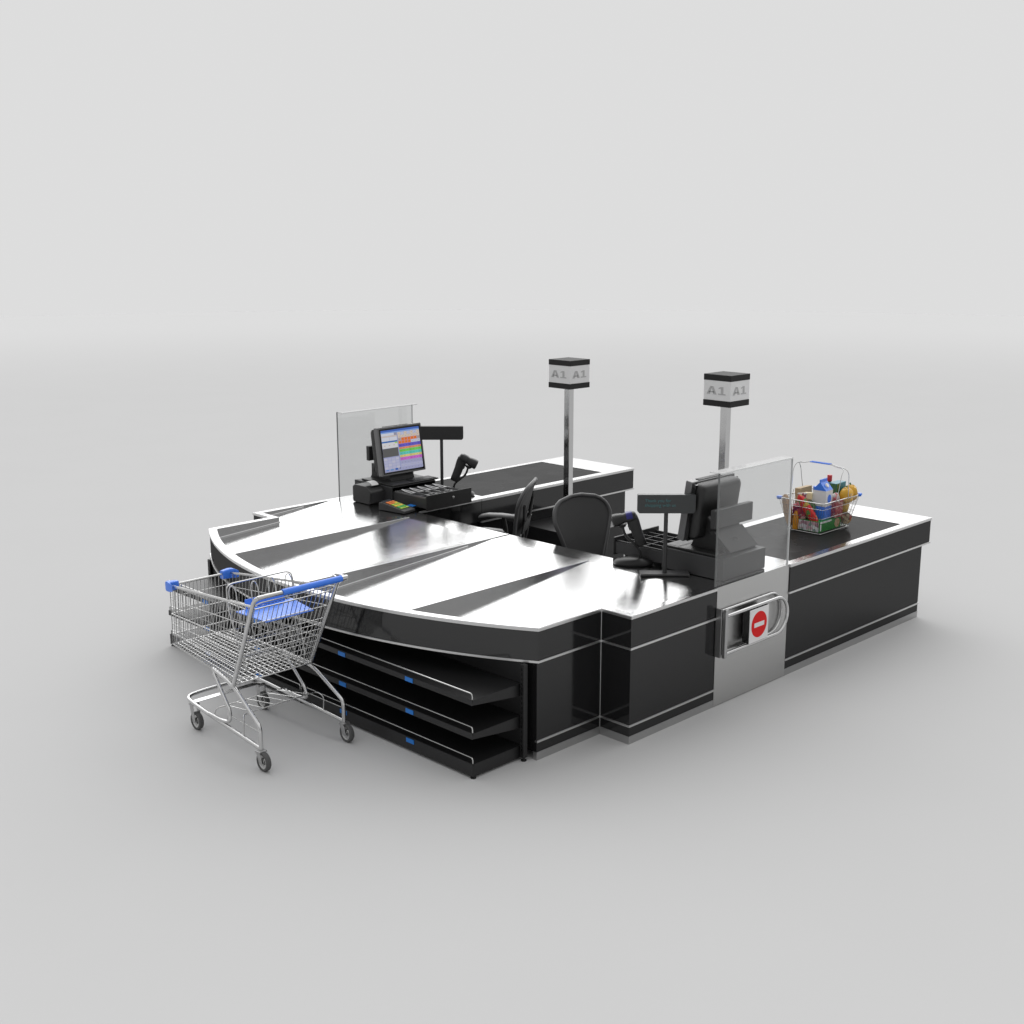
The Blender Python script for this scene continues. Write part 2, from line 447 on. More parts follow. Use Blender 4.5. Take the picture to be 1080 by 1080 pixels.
    mb = B(); mb.poly([(X0, Y0+.01, .603), (X1-.01, Y0+.01, .603), (X1-.01, Y1-.01, .603), (X0, Y1-.01, .603)]); bl(mb, 'underside', 'shelf')
    rb = [(X0-.002, 0.0), (3.588, 0.0), (3.588, .89), (X0, .89)]
    mb = B(); mb.sweep(rb, .05, .5915, -.018, 0); bl(mb, 'body_panel', 'laminate')
    mb = B(); mb.sweep(rb, .109, .122, -.012, .006); bl(mb, 'edge_trim', 'alu')
    mb = B(); mb.sweep(rb, 0, .0495, -.03, .002); bl(mb, 'plinth', 'plinth')
    # motor cabinet under the belt on the cashier's side
    mb = B(); mb.box(2.156, 2.80, .88, 1.542, .01, .50); bl(mb, 'motor_cabinet', 'shelf', bevel=.004)
    # --- clear guard
    mb = B(); mb.box(.85, 1.668, .012, .022, H+.001, 1.525); gd = bl(mb, 'acrylic_guard', 'glass')
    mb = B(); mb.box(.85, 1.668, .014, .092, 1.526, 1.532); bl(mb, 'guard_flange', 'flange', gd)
    mb = B(); mb.box(.8455, .8495, .011, .023, H+.002, 1.532); bl(mb, 'guard_edge', 'glassedge', gd)
    mb = B(); mb.box(1.6685, 1.6735, .011, .023, H+.002, 1.532); mb.box(.85, 1.668, .0095, .0135, 1.523, 1.533)
    bl(mb, 'guard_edge', 'glassedge_light', gd)
    return root
counter_r = build_counter(False)
counter_l = build_counter(True)

# ------------------------------------------------------------------ gondola shelving under the packing bay
gz = thing('display_shelving', 'black three tier display shelving with blue price tags under the curved packing counter', 'shelving', (-.8, W/2, 0))
YA, YB = .305, 3.580
YS = (YA+YB)/2
for zt, th in ((.088, .072), (.271, .033), (.467, .030)):
    for y0, y1 in ((YA, YS-.002), (YS+.002, YB)):
        mb = MB()
        mb.box(-.99, -.612, y0, y1, zt-.012, zt)                           # deck
        mb.box(-.993, -.985, y0, y1, zt-th, zt+.003)                       # front lip
        if th > .05:
            mb.box(-.985, -.612, y0, y0+.006, zt-th, zt-.012); mb.box(-.985, -.612, y1-.006, y1, zt-th, zt-.012)
        else:
            for yy in (y0, y1-.005):                                        # tapered bracket sides
                mb.prism([(-.985, zt-th), (-.612, zt-.075), (-.612, zt-.012), (-.985, zt-.012)], 'y', yy, yy+.005)
        sh = mb.build('shelf', 'shelf', gz, world=True)
        ml = MB()
        r = .0042
        ml.tube(smooth_path([(-.984, y0+.006, zt), (-.984, y0+.006, zt+.036), (-.984, y1-.006, zt+.036), (-.984, y1-.006, zt)], .018, 4), r, 8)
        ml.build('shelf_rail', 'chrome', sh, world=True)
        ys = (.838, 1.477) if y0 < 1 else (2.41, 3.05)
        for yt in ys:
            mt = MB(); zc = zt-.016 if th < .05 else zt-.017
            mt.box(-.9965, -.9935, yt-.034, yt+.034, zc-.013, zc+.013); mt.build('price_tag', 'tag', sh, world=True)
mb = MB(); mb.box(-.606, -.598, YA, YB, .03, .588); mb.build('back_panel', 'shelf', gz, world=True)
for yp in (YA-.038, YS-.015, YB+.006):
    mb = MB(); mb.box(-.625, -.592, yp, yp+.03, .022, .588); po = mb.build('upright', 'shelf', gz, world=True, bevel=.002)
    mb = MB()
    for k in range(18): mb.box(-.6265, -.6245, yp+.012, yp+.018, .06+.029*k, .075+.029*k)
    mb.build('slot_strip', 'gloss', po, world=True)
for (x, y) in [(-.975, YA+.012), (-.975, YS), (-.975, YB-.012), (-.608, YA-.023), (-.608, YS), (-.608, YB+.023)]:
    mb = MB(); mb.lathe([(.017, 0), (.017, .006), (.009, .009), (.008, .024)], (x, y, 0), n=14); mb.build('levelling_foot', 'plastic', gz, world=True)

# ------------------------------------------------------------------ lane signs
def glyph_A(mb, u0, v0, w, h, P):
    t = w*.30; c = w/2
    def q(*pts): P(mb, [(u0+a*1.0, v0+b) for a, b in pts])
    q((0, 0), (t, 0), (c+t*.1, h), (c-t*.55, h)); q((w-t, 0), (w, 0), (c+t*.55, h), (c-t*.1, h))
    q((w*.22, h*.22), (w*.78, h*.22), (w*.72, h*.38), (w*.28, h*.38))
    for x in (-.06*w, w*.76): pass
def glyph_1(mb, u0, v0, w, h, P):
    def q(*pts): P(mb, [(u0+a, v0+b) for a, b in pts])
    q((w*.36, h*.16), (w*.67, h*.16), (w*.67, h), (w*.36, h)); q((0, 0), (w, 0), (w, h*.14), (0, h*.14)); q((w*.04, h*.72), (w*.38, h*.84), (w*.38, h), (w*.04, h*.86))
def lane_sign(x, y, label):
    t = thing('lane_sign', label, 'sign', (x, y, 0), group='lane number signs')
    mb = MB(); mb.box(-.030, .030, -.030, .030, .008, 1.70); mb.build('pole', 'post', t, bevel=.004)
    mb = MB(); mb.box(-.075, .075, -.075, .075, 0, .008); mb.build('base_plate', 'post', t, bevel=.002)
    s = .126
    mb = MB(); mb.box(-s+.002, s-.002, -s+.002, s-.002, 1.744, 1.895); bx = mb.build('sign_box', 'signface', t, bevel=.002)
    mb = MB(); mb.box(-s, s, -s, s, 1.698, 1.744); mb.build('sign_cap', 'signcap', t, bevel=.002)
    mb = MB(); mb.box(-s, s, -s, s, 1.895, 1.941); mb.build('sign_cap', 'signcap', t, bevel=.002)
    for k in range(4):
        mb = MB(); mb.T = Matrix.Rotation(k*math.pi/2, 4, 'Z')
        def P(m, pts): m.prism(pts, 'y', -s-.0002, -s+.003)
        glyph_A(mb, -.094, 1.79, .090, .060, P); glyph_1(mb, .012, 1.79, .068, .060, P)
        mb.build('lettering', 'signtext', bx)
    return t
lane_sign(2.495, 1.144, 'A1 lane sign cube on steel pole standing nearer, behind the right clear guard')
lane_sign(2.495, W-1.144, 'A1 lane sign cube on steel pole farther back, rising behind the office chairs')

# ------------------------------------------------------------------ POS monitors
def screen_ui():
    """list of (u0,v0,u1,v1,colour) rectangles, u right, v down, 0..1"""
    L = []
    white, pale, beige = (.62, .64, .72), (.50, .54, .72), (.66, .56, .46)
    lav, lav2 = (.36, .37, .56), (.44, .45, .62)
    L.append((0, 0, 1, .045, (.05, .13, .50))); L.append((0, .045, 1, .075, (.22, .36, .72)))
    # left column
    L.append((0, .075, .33, .135, white)); L.append((.335, .075, .40, .135, (.3, .3, .38)))
    L.append((0, .14, .40, .165, (.62, .52, .44))); L.append((0, .17, .2, .26, white)); L.append((.205, .17, .40, .26, white))
    L.append((0, .262, .40, .295, (.03, .14, .42))); L.append((0, .3, .40, .43, (.66, .66, .68))); L.append((.33, .3, .40, .33, (.35, .6, .12)))
    for k in range(3): L.append((.05+.12*k, .36, .08+.12*k, .372, (.5, .18, .12)))
    L.append((0, .435, .40, .64, (.105, .105, .105)))
    for r in range(4):
        for c in range(4): L.append((.005+.1*c, .665+.068*r, .095+.1*c, .725+.068*r, lav2 if (r+c) % 3 else (.5, .5, .62)))
    L.append((.03, .945, .10, .965, (.05, .2, .5))); L.append((.15, .94, .22, .965, (.06, .25, .55))); L.append((.27, .925, .34, .97, (.02, .1, .4))); L.append((.38, .93, .41, .95, (.02, .02, .03)))
    rows = [(.08, .145, [beige, pale]), (.15, .215, [beige]), (.22, .29, None), (.295, .36, 'o2'), (.365, .44, [(.12, .09, .52)]),
            (.445, .49, [(.72, .26, .13)]), (.495, .56, [(.16, .58, .09)]), (.565, .63, [(.10, .55, .48)]), (.635, .685, [(.68, .58, .2)]), (.69, .76, [(.56, .14, .56)]),
            (.775, .845, [lav]), (.85, .915, [lav2]), (.92, .985, [lav])]
    org = (.76, .18, .03)
    for v0, v1, cs in rows:
        for c in range(7):
            u0 = .42+.0825*c
            if cs is None: cc = org if 1 <= c <= 5 else (.42, .36, .34)
            elif cs == 'o2': cc = org if c < 4 else (.55, .58, .68)
            else: cc = cs[c % len(cs)]
            if not isinstance(cs, (list,)) or cs[0] in (lav, lav2, beige): L.append((u0+.003, v0, u0+.078, v1, cc))
            else: L.append((u0, v0, u0+.0826, v1, tuple(x*(.92+.16*((c*7) % 3)/2) for x in cc)))
            L.append((u0+.03, (v0+v1)/2-.006, u0+.05, (v0+v1)/2+.006, tuple(x*.45 for x in cc)))
    return L
scrmats = {}
def pos_monitor(mirror, label):
    yb = .435
    root = thing('pos_monitor', label, 'monitor', (1.22, (W-.33) if mirror else .33, .945), group='touchscreen tills on the cash drawers')
    B = lambda: MB(mirror)
    bl = lambda mb, n, m, p=root, **k: mb.build(n, m, p, world=True, **k)
    zb, zt, lean = 1.018, 1.42, .06
    x0, x1 = .985, 1.462
    def front(u, v, d=0.0):
        """u 0..1 along x, v 0..1 upward, d depth to the back"""
        k = math.hypot(lean, zt-zb); n = Vector((0, -(zt-zb)/k, -lean/k))   # back normal (towards -y)
        p = Vector((x0+(x1-x0)*u, yb-lean*v, zb+(zt-zb)*v))
        return p+n*d
    mb = B()
    def slab(u0, u1, v0, v1, d0, d1, mi=0):
        c = [front(u, v, d) for d in (d0, d1) for v in (v0, v1) for u in (u0, u1)]
        mb.add(c, [(0, 2, 3, 1), (4, 5, 7, 6), (0, 1, 5, 4), (2, 6, 7, 3), (0, 4, 6, 2), (1, 3, 7, 5)], mi)
    slab(0, 1, 0, 1, 0, .052)
    bl(mb, 'bezel', 'plastic3', bevel=.006)
    mb = B()
    slab(.03, .97, .035, .965, -.0012, .004)
    bl(mb, 'screen_glass', 'gloss', bevel=.001)
    mb = B(); mats = []
    rects = [(0, 0, 1, 1, (.33, .35, .55))]+screen_ui()
    idx = {}
    for i, (u0, v0, u1, v1, c) in enumerate(rects):
        key = tuple(round(x, 2) for x in c)
        if key not in idx:
            if key not in scrmats: scrmats[key] = emit('screen_colour', key, .76)
            idx[key] = len(mats); mats.append(scrmats[key])
        d = -.002 if i == 0 else -.0024-.00003*i
        U = lambda u: .065+.87*(u if mirror else 1-u)
        Vv = lambda v: 1-(.07+.86*v)
        mb.quad(front(U(u0), Vv(v1), d), front(U(u1), Vv(v1), d), front(U(u1), Vv(v0), d), front(U(u0), Vv(v0), d), idx[key])
    bl(mb, 'screen', mats)
    # rear housing: rounded bulge
    mb = B()
    secs = []
    for d, s_, t_ in ((.060, .455, .46), (.085, .470, .465), (.115, .465, .45), (.130, .44, .42), (.135, .40, .37)):
        c = front(.5, .52, d); secs.append((c, Vector(((x1-x0)*s_, 0, 0)), (front(.5, 1)-front(.5, 0))*t_, 14))
    mb.super(secs, 72)
    bl(mb, 'rear_housing', 'plastic')
    mb = B()
    for k in range(16):
        v = .12+.05*k; slab(.009, .0125, v, v+.02, .056, .080)
        slab(.9875, .991, v, v+.02, .056, .080)
    slab(.012, .988, .03, .97, .0515, .082)
    bl(mb, 'vent_rim', 'gloss')
    mb = B(); slab(.18, .72, .985, 1.012, .012, .045); bl(mb, 'card_reader_strip', 'plastic', bevel=.003)
    # stand
    mb = B(); mb.prism([(.42, .948), (.12, .948), (.2, 1.10), (.30, 1.20), (.345, 1.20), (.36, 1.06), (.40, .975)], 'x', 1.10, 1.36); bl(mb, 'stand', 'plastic', bevel=.006)
    mb = B(); mb.box(1.0, 1.45, .13, .43, .9465, .962); bl(mb, 'stand_foot', 'plastic', bevel=.004)
    mb = B()
    a = [(1.13, .105, .955), (1.45, .105, .955), (1.38, .195, 1.095), (1.06, .195, 1.095)]
    mb.add(a+[(x, y+.04, z-.004) for x, y, z in a], [(0, 1, 2, 3), (4, 7, 6, 5), (0, 4, 5, 1), (1, 5, 6, 2), (2, 6, 7, 3), (3, 7, 4, 0)])
    cv = bl(mb, 'stand_cover', 'plastic2', bevel=.003)
    mb = B()
    n = Vector((0, -.84, .54)).normalized()
    ex, ey = Vector((1, 0, 0)), Vector((-.21, .27, .42)).normalized(); c = Vector((1.245, .150, 1.025))
    ring = lambda r: [c+n*.0015+ex*(r*math.cos(2*math.pi*k/20))+ey*(r*math.sin(2*math.pi*k/20)) for k in range(20)]
    mb.tube(ring(.016), .0022, 6, closed=True); mb.tube([c+n*.0015-ey*.008, c+n*.0015+ey*.012], .002, 6)
    bl(mb, 'emblem', 'plastic3', cv)
    # rear customer display
    mb = B(); mb.box(1.03, 1.455, .165, .205, 1.118, 1.242); rd = bl(mb, 'rear_display', 'plastic2', bevel=.006)
    mb = B()
    for k in range(4): mb.box(1.2, 1.34-.02*(k % 2), .1635, .1652, 1.15+.017*k, 1.1525+.017*k)
    bl(mb, 'display_ridges', 'plastic3', rd)
    mb = B(); mb.box(1.22, 1.32, .2, .26, 1.13, 1.2); bl(mb, 'display_bracket', 'plastic', rd)
    return root
pos_monitor(False, 'touchscreen till monitor seen from the back through the right clear guard')
pos_monitor(True, 'touchscreen till monitor with a bright screen of coloured buttons')

# ------------------------------------------------------------------ keyboards
def keyboard(mirror, label):
    root = thing('keyboard', label, 'keyboard', (1.24, (W-.48) if mirror else .48, .9455), group='till keyboards on the cash drawers')
    mb = MB(mirror); mb.box(1.0, 1.50, .432, .553, .9455, .960); mb.build('keyboard_body', 'plastic', root, world=True, bevel=.005)
    mb = MB(mirror)
    for r in range(5):
        for c in range(11):
            x = 1.235+.0225*c; y = .443+.0205*r
            mb.box(x, x+.018, y, y+.0165, .9595, .9655)
    mb.build('keys', 'plastic2', root, world=True)
    mb = MB(mirror); mb.box(1.02, 1.21, .445, .54, .9598, .9615); mb.build('wrist_pad', 'plastic2', root, world=True, bevel=.0015)
    return root
keyboard(False, 'black till keyboard on the right cash drawer, below the dark monitor back')
keyboard(True, 'black till keyboard on the left cash drawer, below the bright screen')

# ------------------------------------------------------------------ cash drawers
def cash_drawer(mirror, label):
    root = thing('cash_drawer', label, 'cash drawer', (1.22, (W-.31) if mirror else .31, H), group='cash drawers pulled open')
    B = lambda: MB(mirror)
    bl = lambda mb, n, m, p=root, **k: mb.build(n, m, p, world=True, **k)
    mb = B()
    y0, y1, x0, x1, z0, z1 = .058, .555, .985, 1.462, H+.004, .944
    mb.box(x0, x1, y0, y1, z1-.006, z1); mb.box(x0, x0+.006, y0, y1, z0, z1-.006); mb.box(x1-.006, x1, y0, y1, z0, z1-.006)
    mb.box(x0+.006, x1-.006, y0, y0+.006, z0, z1-.006); mb.box(x0+.006, x1-.006, y0+.006, y1, z0, z0+.006)
    bl(mb, 'case', 'plastic2', bevel=.0015)
    mb = B(); yf = .985
    mb.box(x0+.003, x1+.02, yf-.014, yf, .812, .936)
    dr = bl(mb, 'drawer', 'plastic', bevel=.003)
    mb = B()
    for xa in (x0+.012, x1-.02): mb.box(xa, xa+.008, .52, yf-.0145, .826, .905)
    mb.box(x0+.0205, x1-.0205, .52, yf-.0145, .826, .832)
    bl(mb, 'drawer_tray', 'plastic2', dr)
    mb = B(); tz = .915
    for k in range(6): xx = x0+.022+(x1-x0-.05)*k/5; mb.box(xx, xx+.006, .56, yf-.016, .8325, tz)
    for yy in (.56, .73, .85, yf-.022): mb.box(x0+.0285, x1-.0215, yy, yy+.005, .8325, tz-.002)
    bl(mb, 'coin_dividers', 'plastic2' if not mirror else 'plastic3', dr)
    if mirror:
        for k in range(5):
            mb = B(); xx = x0+.075+(x1-x0-.05)*k/5
            mb.tube([(xx-.028, .74, .918), (xx-.024, .66, .921), (xx-.01, .60, .925)], .0035, 6)
            mb.tube([(xx+.012, .735, .918), (xx+.004, .67, .922), (xx-.01, .60, .925)], .0035, 6)
            mb.box(xx-.03, xx+.02, .738, .743, .914, .920)
            bl(mb, 'note_clip', 'white', dr)
    mb = B(); mb.lathe([(.011, 0), (.011, .004), (.008, .006)], ((x0+x1)/2+.05, yf, .885), axis='y', n=16); bl(mb, 'lock', 'tube', dr)
    mb = B(); mb.box(x1-.0, x1+.028, yf-.06, yf-.014, .808, .822); bl(mb, 'runner', 'plastic3', dr)
    return root
cash_drawer(False, 'open black cash drawer on the right counter beside the gooseneck scanner')
cash_drawer(True, 'open black cash drawer with white note clips on the left counter')

# ------------------------------------------------------------------ customer pole displays
def pole_display(loc, z0, z1, yaw, label, text):
    t = thing('pole_display', label, 'customer display', loc, yaw, group='pole displays for customers')
    mb = MB(); mb.box(-.16, .16, -.05, .05, 0.003, .018); mb.build('base', 'plastic2', t, bevel=.003)
    mb = MB(); mb.lathe([(.016, .016), (.016, .024), (.0135, .026), (.0135, z0-H-.0)], n=14); mb.build('pole', 'plastic2', t)
    mb = MB(); w = .187
    a = [(-w+.012, z0-H), (w-.012, z0-H), (w, z0-H+.012), (w, z1-H-.004), (w-.004, z1-H), (-w+.004, z1-H), (-w, z1-H-.004), (-w, z0-H+.012)]
    mb.prism(a, 'y', -.022, .022); hd = mb.build('display_head', 'lcd' if text else 'plastic', t, bevel=.002)
    if text:
        for i, line in enumerate(('Thank you for', 'shopping with us')):
            me = text_mesh(line, .0295)
            me.materials.clear(); me.materials.append(M['lcdtext'])
            o = bpy.data.objects.new('lettering', me); col.objects.link(o); o.parent = hd
            o.location = (-w+.045, -.0225, z1-H-.048-.030*i); o.rotation_euler = (R(90), 0, 0)
    return t
pole_display((.855, .428, H), 1.217, 1.340, R(-45), 'grey pole display thanking shoppers, on the near right counter', True)
pole_display((1.58, 3.42, H), 1.273, 1.389, R(135), 'blank black pole display beside the bright till screen', False)

# ------------------------------------------------------------------ barcode scanners on gooseneck stands
def scanner(base, hpos, yaw, pitch, lab_s, lab_g, blue):
    st = thing('scanner_stand', lab_s, 'stand', base, yaw, group='gooseneck scanner stands')
    mb = MB(); mb.super([((0, 0, .002), (.132, 0, 0), (0, .088, 0), 2.2), ((0, 0, .014), (.14, 0, 0), (0, .094, 0), 2.2), ((0, 0, .030), (.125, 0, 0), (0, .082, 0), 2.2), ((0, 0, .044), (.075, 0, 0), (0, .05, 0), 2), ((0, 0, .048), (.025, 0, 0), (0, .018, 0), 2)], 36)
    mb.build('base', 'satin', st)
    h = Vector(hpos); Y = Vector((0, 1, 0)); fw = Vector((-math.cos(R(pitch)), 0, -math.sin(R(pitch)))); up = Vector((-math.sin(R(pitch)), 0, math.cos(R(pitch))))
    e = h-up*.045+fw*.05
    mb = MB(); mb.tube(smooth_path([(.045, 0, .035), (.04, 0, .10), (e.x+.02, 0, e.z-.07), tuple(e)], .09, 8), .0095, 10); mb.build('gooseneck', 'plastic', st)
    mb = MB(); mb.super([(e-up*.014, fw*.02, Y*.022, 3), (e+up*.004, fw*.034, Y*.033, 3)], 20); mb.build('cradle', 'plastic', st)
    g = thing('barcode_scanner', lab_g, 'barcode scanner', (base[0], base[1], base[2]), yaw, group='handheld barcode scanners in their stands')
    mb = MB()
    prof = [(-.058, .016, .018, -.006), (-.050, .030, .027, 0), (-.025, .036, .034, 0), (.01, .037, .034, 0), (.032, .034, .031, -.001), (.042, .038, .035, -.001), (.08, .046, .040, -.002), (.104, .046, .040, -.003), (.108, .041, .035, -.003)]
    mb.super([(h+fw*a+up*d, Y*w, up*b, 3) for a, w, b, d in prof], 28)
    mb.build('scanner_head', 'plastic', g)
    mb = MB(); mb.super([(h+fw*.1085-up*.003, Y*.035, up*.026, 4), (h+fw*.1095-up*.003, Y*.035, up*.026, 4)], 20); mb.build('scan_window', 'gloss', g)
    mb = MB(); dn = Vector((.36, 0, -.93)).normalized(); ac = Vector((.93, 0, .36)).normalized(); s0 = h-fw*.024-up*.012
    mb.super([(s0+dn*t, Y*w, ac*b, 2.8) for t, w, b in ((-.01, .028, .040), (.03, .028, .042), (.09, .028, .037), (.15, .030, .036), (.19, .030, .037), (.202, .023, .029))], 24)
    mb.build('handle', 'plastic', g)
    mb = MB(); mb.super([(s0+dn*.04-ac*.033, Y*.009, ac*.012, 2.5), (s0+dn*.075-ac*.034, Y*.008, ac*.010, 2.5)], 12); mb.build('trigger', 'plastic2', g)
    mb = MB(); mb.super([(h+fw*a+up*.0055, Y*w, up*b, 3) for a, w, b in ((-.03, .0368, .0302), (.012, .0378, .0308))], 28); mb.build('accent_band', 'darkblue' if blue else 'plastic2', g)
    return st
scanner((.93, .75, H), (-.045, 0, .325), R(-45), 13, 'black gooseneck scanner stand on the near right counter',
        'barcode scanner with dark blue band in the stand on the right counter', True)
scanner((1.634, 3.266, H), (-.06, 0, .315), R(135), 27, 'black gooseneck scanner stand behind the left cash drawer',
        'all black barcode scanner in the stand on the left counter', False)

# ------------------------------------------------------------------ receipt printer, card terminal, bank card
pr_ = thing('receipt_printer', 'black receipt printer with white paper beside the left till', 'printer', (.925, 3.59, H))
mb = MB()
mb.prism([(-.10, .003), (.11, .003), (.118, .02), (.118, .135), (.09, .152), (-.055, .152), (-.116, .116), (-.122, .10), (-.113, .02)], 'x', -.093, .093)
bd = mb.build('printer_body', 'plastic', pr_, bevel=.009, segs=3)
mb = MB(); mb.prism([(-.114, .022), (-.1235, .095), (-.118, .095), (-.108, .022)], 'x', -.078, .078); mb.build('front_cover', 'plastic2', pr_, bevel=.004)
mb = MB(); pts = [(-.072, .153), (-.062, .166), (-.04, .176), (-.015, .180), (.01, .177)]
v = []; f = []
for i, (y, z) in enumerate(pts): v += [(-.036, y, z), (.036, y, z)]
for i in range(len(pts)-1): f.append((2*i, 2*i+1, 2*i+3, 2*i+2))
mb.add(v, f, 0, True); mb.build('paper', 'paper', pr_)
mb = MB(); mb.box(-.05, .05, -.082, -.07, .148, .1535); mb.build('cutter_slot', 'gloss', pr_)

ct = thing('card_terminal', 'card payment terminal with orange and green keys before the printer', 'card terminal', (.86, 3.165, H), R(8))
mb = MB()
prof = [(-.14, .004), (.135, .004), (.135, .062), (.10, .066), (-.02, .046), (-.135, .026), (-.14, .02)]
mb.prism(prof, 'x', -.068, .068); mb.build('terminal_body', 'plastic2', ct, bevel=.006)
tz = lambda y: .046+(y+.02)*.165 + .0015
keys = [('key_orange', (.75, .2, .03)), ('key_lime', (.35, .55, .05)), ('key_yellow', (.75, .55, .05)), ('key_green', (.05, .45, .08))]
KM = {n: pbr(n, c, .4) for n, c in keys}
cols4 = ['key_orange', 'key_orange', 'key_lime', 'key_yellow', 'key_green', 'key_lime']
for r in range(6):
    for c in range(3):
        mb = MB(); y = .055-.03*r; x = -.048+.033*c
        mb.add([(x+a, y+b, tz(y+b)+d) for d in (0, .006) for b in (0, .022) for a in (0, .027)], [(0, 2, 3, 1), (4, 5, 7, 6), (0, 1, 5, 4), (2, 6, 7, 3), (0, 4, 6, 2), (1, 3, 7, 5)])
        mb.build('key', KM[cols4[r] if c != 2 or r != 1 else 'key_yellow'], ct, bevel=.0015)
mb = MB(); mb.add([(a, b, tz(b)) for b in (.085, .128) for a in (-.05, .05)], [(0, 1, 3, 2)]); mb.build('display', 'lcd', ct)
bc = MB(); bc.box(-.05, .05, -.034, .034, 0, .004)
o = bc.build('bank_card', 'tag', None, bevel=.0008); o.location = (1.0, 3.12, H+.0335); o.rotation_euler = (0, R(-3), R(8))
tag(o, 'blue bank card lying beside the card payment terminal keys', 'bank card')
# small holder under the card so that it does not float
mb = MB(); mb.box(.0685, .175, -.07, .01, .003, .030); mb.build('card_holder', 'plastic2', ct, bevel=.003)

# ------------------------------------------------------------------ office chairs
def office_chair():
    t = thing('office_chair', '', 'office chair', (0, 0, 0), group='mesh office chairs between the counters')
    # local: facing +x, backrest behind at -x
    sh = .50
    mb = MB(); mb.super([((-.01, 0, sh-.035), (.225, 0, 0), (0, .235, 0), 4), ((0, 0, sh-.01), (.245, 0, 0), (0, .255, 0), 4), ((0, 0, sh+.01), (.235, 0, 0), (0, .245, 0), 4), ((0, 0, sh+.016), (.19, 0, 0), (0, .2, 0), 4)], 36); mb.build('seat', 'mesh', t)
    # backrest: outline in (y, z), curved in x
    def bx(y, z):
        q = (z-.58)/.5
        return -.235-.03*math.sin(q*2.4)-.12*max(0, q-.35)**1.6+.5*y*y-.055*q
    def outl(z):
        q = (z-.58)/.49
        w = .125+.103*max(0, q/.66)**.95 if q < .66 else .228*max(0, 1-((q-.66)/.34)**2.6)**(1/2.6)
        return w*1.2
    zs = [.58+.49*i/24 for i in range(25)]
    v = []; f = []; nc = 12
    for z in zs:
        w = max(outl(z), .02)
        for j in range(nc+1):
            y = -w+2*w*j/nc; v.append((bx(y, z), y, z))
    for i in range(len(zs)-1):
        for j in range(nc): f.append((i*(nc+1)+j, i*(nc+1)+j+1, (i+1)*(nc+1)+j+1, (i+1)*(nc+1)+j))
    mb = MB(); mb.add(v, f, 0, True); mb.build('backrest_mesh', 'mesh', t)
    path = [(outl(z), z) for z in zs]
    pts = [(bx(w, z), w, z) for w, z in path]; pts = pts[:-1]+[(bx(y, zs[-1]), y, zs[-1]) for y in (.05, 0, -.05)]+[(bx(-w, z), -w, z) for w, z in path[:-1][::-1]]
    mb = MB(); mb.tube(pts, .0155, 10, closed=True); mb.build('backrest_frame', 'chairframe', t)
    mb = MB()
    def bk(y, z, d): return (bx(y, z)-d, y, z)
    for s in (-1, 1): mb.tube(smooth_path([(-.18, .05*s, .47), bk(.06*s, .58, .05), bk(.11*s, .74, .035), bk(.19*s, .90, .022)], .06), .013, 8)
    mb.super([(bk(0, .66, .034), (0, .15, 0), (.010, 0, 0), 4), (bk(0, .76, .034), (0, .16, 0), (.010, 0, 0), 4)], 20); mb.build('back_support', 'plastic', t)
    for s in (-1, 1):
        mb = MB(); y = .268*s
        mb.super([((-.17, y, .693), (0, .03, 0), (0, 0, .010), 2.6), ((-.15, y, .705), (0, .040, 0), (0, 0, .016), 2.6), ((-.05, y, .712), (0, .044, 0), (0, 0, .017), 2.6), ((.07, y, .712), (0, .043, 0), (0, 0, .017), 2.6), ((.13, y, .700), (0, .036, 0), (0, 0, .015), 2.6), ((.15, y, .690), (0, .024, 0), (0, 0, .008), 2.6)], 20)
        a = mb.build('armrest', 'armpad', t)
        mb = MB(); mb.tube(smooth_path([(-.06, y, .70), (-.09, y, .55), (-.05, .20*s, .45)], .06), .018, 8); mb.build('arm_post', 'plastic', a)
    mb = MB(); mb.lathe([(.03, .10), (.03, .26), (.018, .26), (.018, .45)], n=18); mb.build('gas_column', 'gloss', t)
    for k in range(5):
        a = 2*math.pi*k/5+.3; d = Vector((math.cos(a), math.sin(a), 0)); s = Vector((-d.y, d.x, 0))
        mb = MB(); mb.super([(d*.02+Vector((0, 0, .125)), s*.03, Vector((0, 0, .028)), 3), (d*.29+Vector((0, 0, .085)), s*.016, Vector((0, 0, .014)), 3)], 14)
        lg = mb.build('leg', 'plastic', t)
        mb = MB(); mb.T = Matrix.Translation(d*.28+Vector((0, 0, .028)))@Matrix.Rotation(a, 4, 'Z')
        mb.lathe([(.010, -.02), (.026, -.02), (.028, -.01), (.028, .01), (.026, .02), (.01, .02)], axis='y', n=16); mb.tube([(0, 0, .0), (0, 0, .05)], .008, 6)
        mb.build('castor', 'gloss', lg)
    return t
ch1 = office_chair(); ch1.location = (1.37, 2.61, 0); ch1.rotation_euler.z = R(124)
ch1['label'] = 'black mesh office chair seen from the side, grey armrests showing'
ch2 = copy_tree(ch1); ch2.location = (1.33, 1.318, 0); ch2.rotation_euler.z = R(263)
ch2['label'] = 'black mesh office chair with broad backrest turned towards the viewer'

# ------------------------------------------------------------------ shopping trolley
ct_ = thing('shopping_cart', 'steel wire shopping trolley with blue handle and seat, empty', 'shopping trolley', (-1.455, 1.65, 0))
CX, OY = -1.455, 1.65
def L(x, y, z): return (x, y-OY, z)          # local: x lateral from the middle, y world
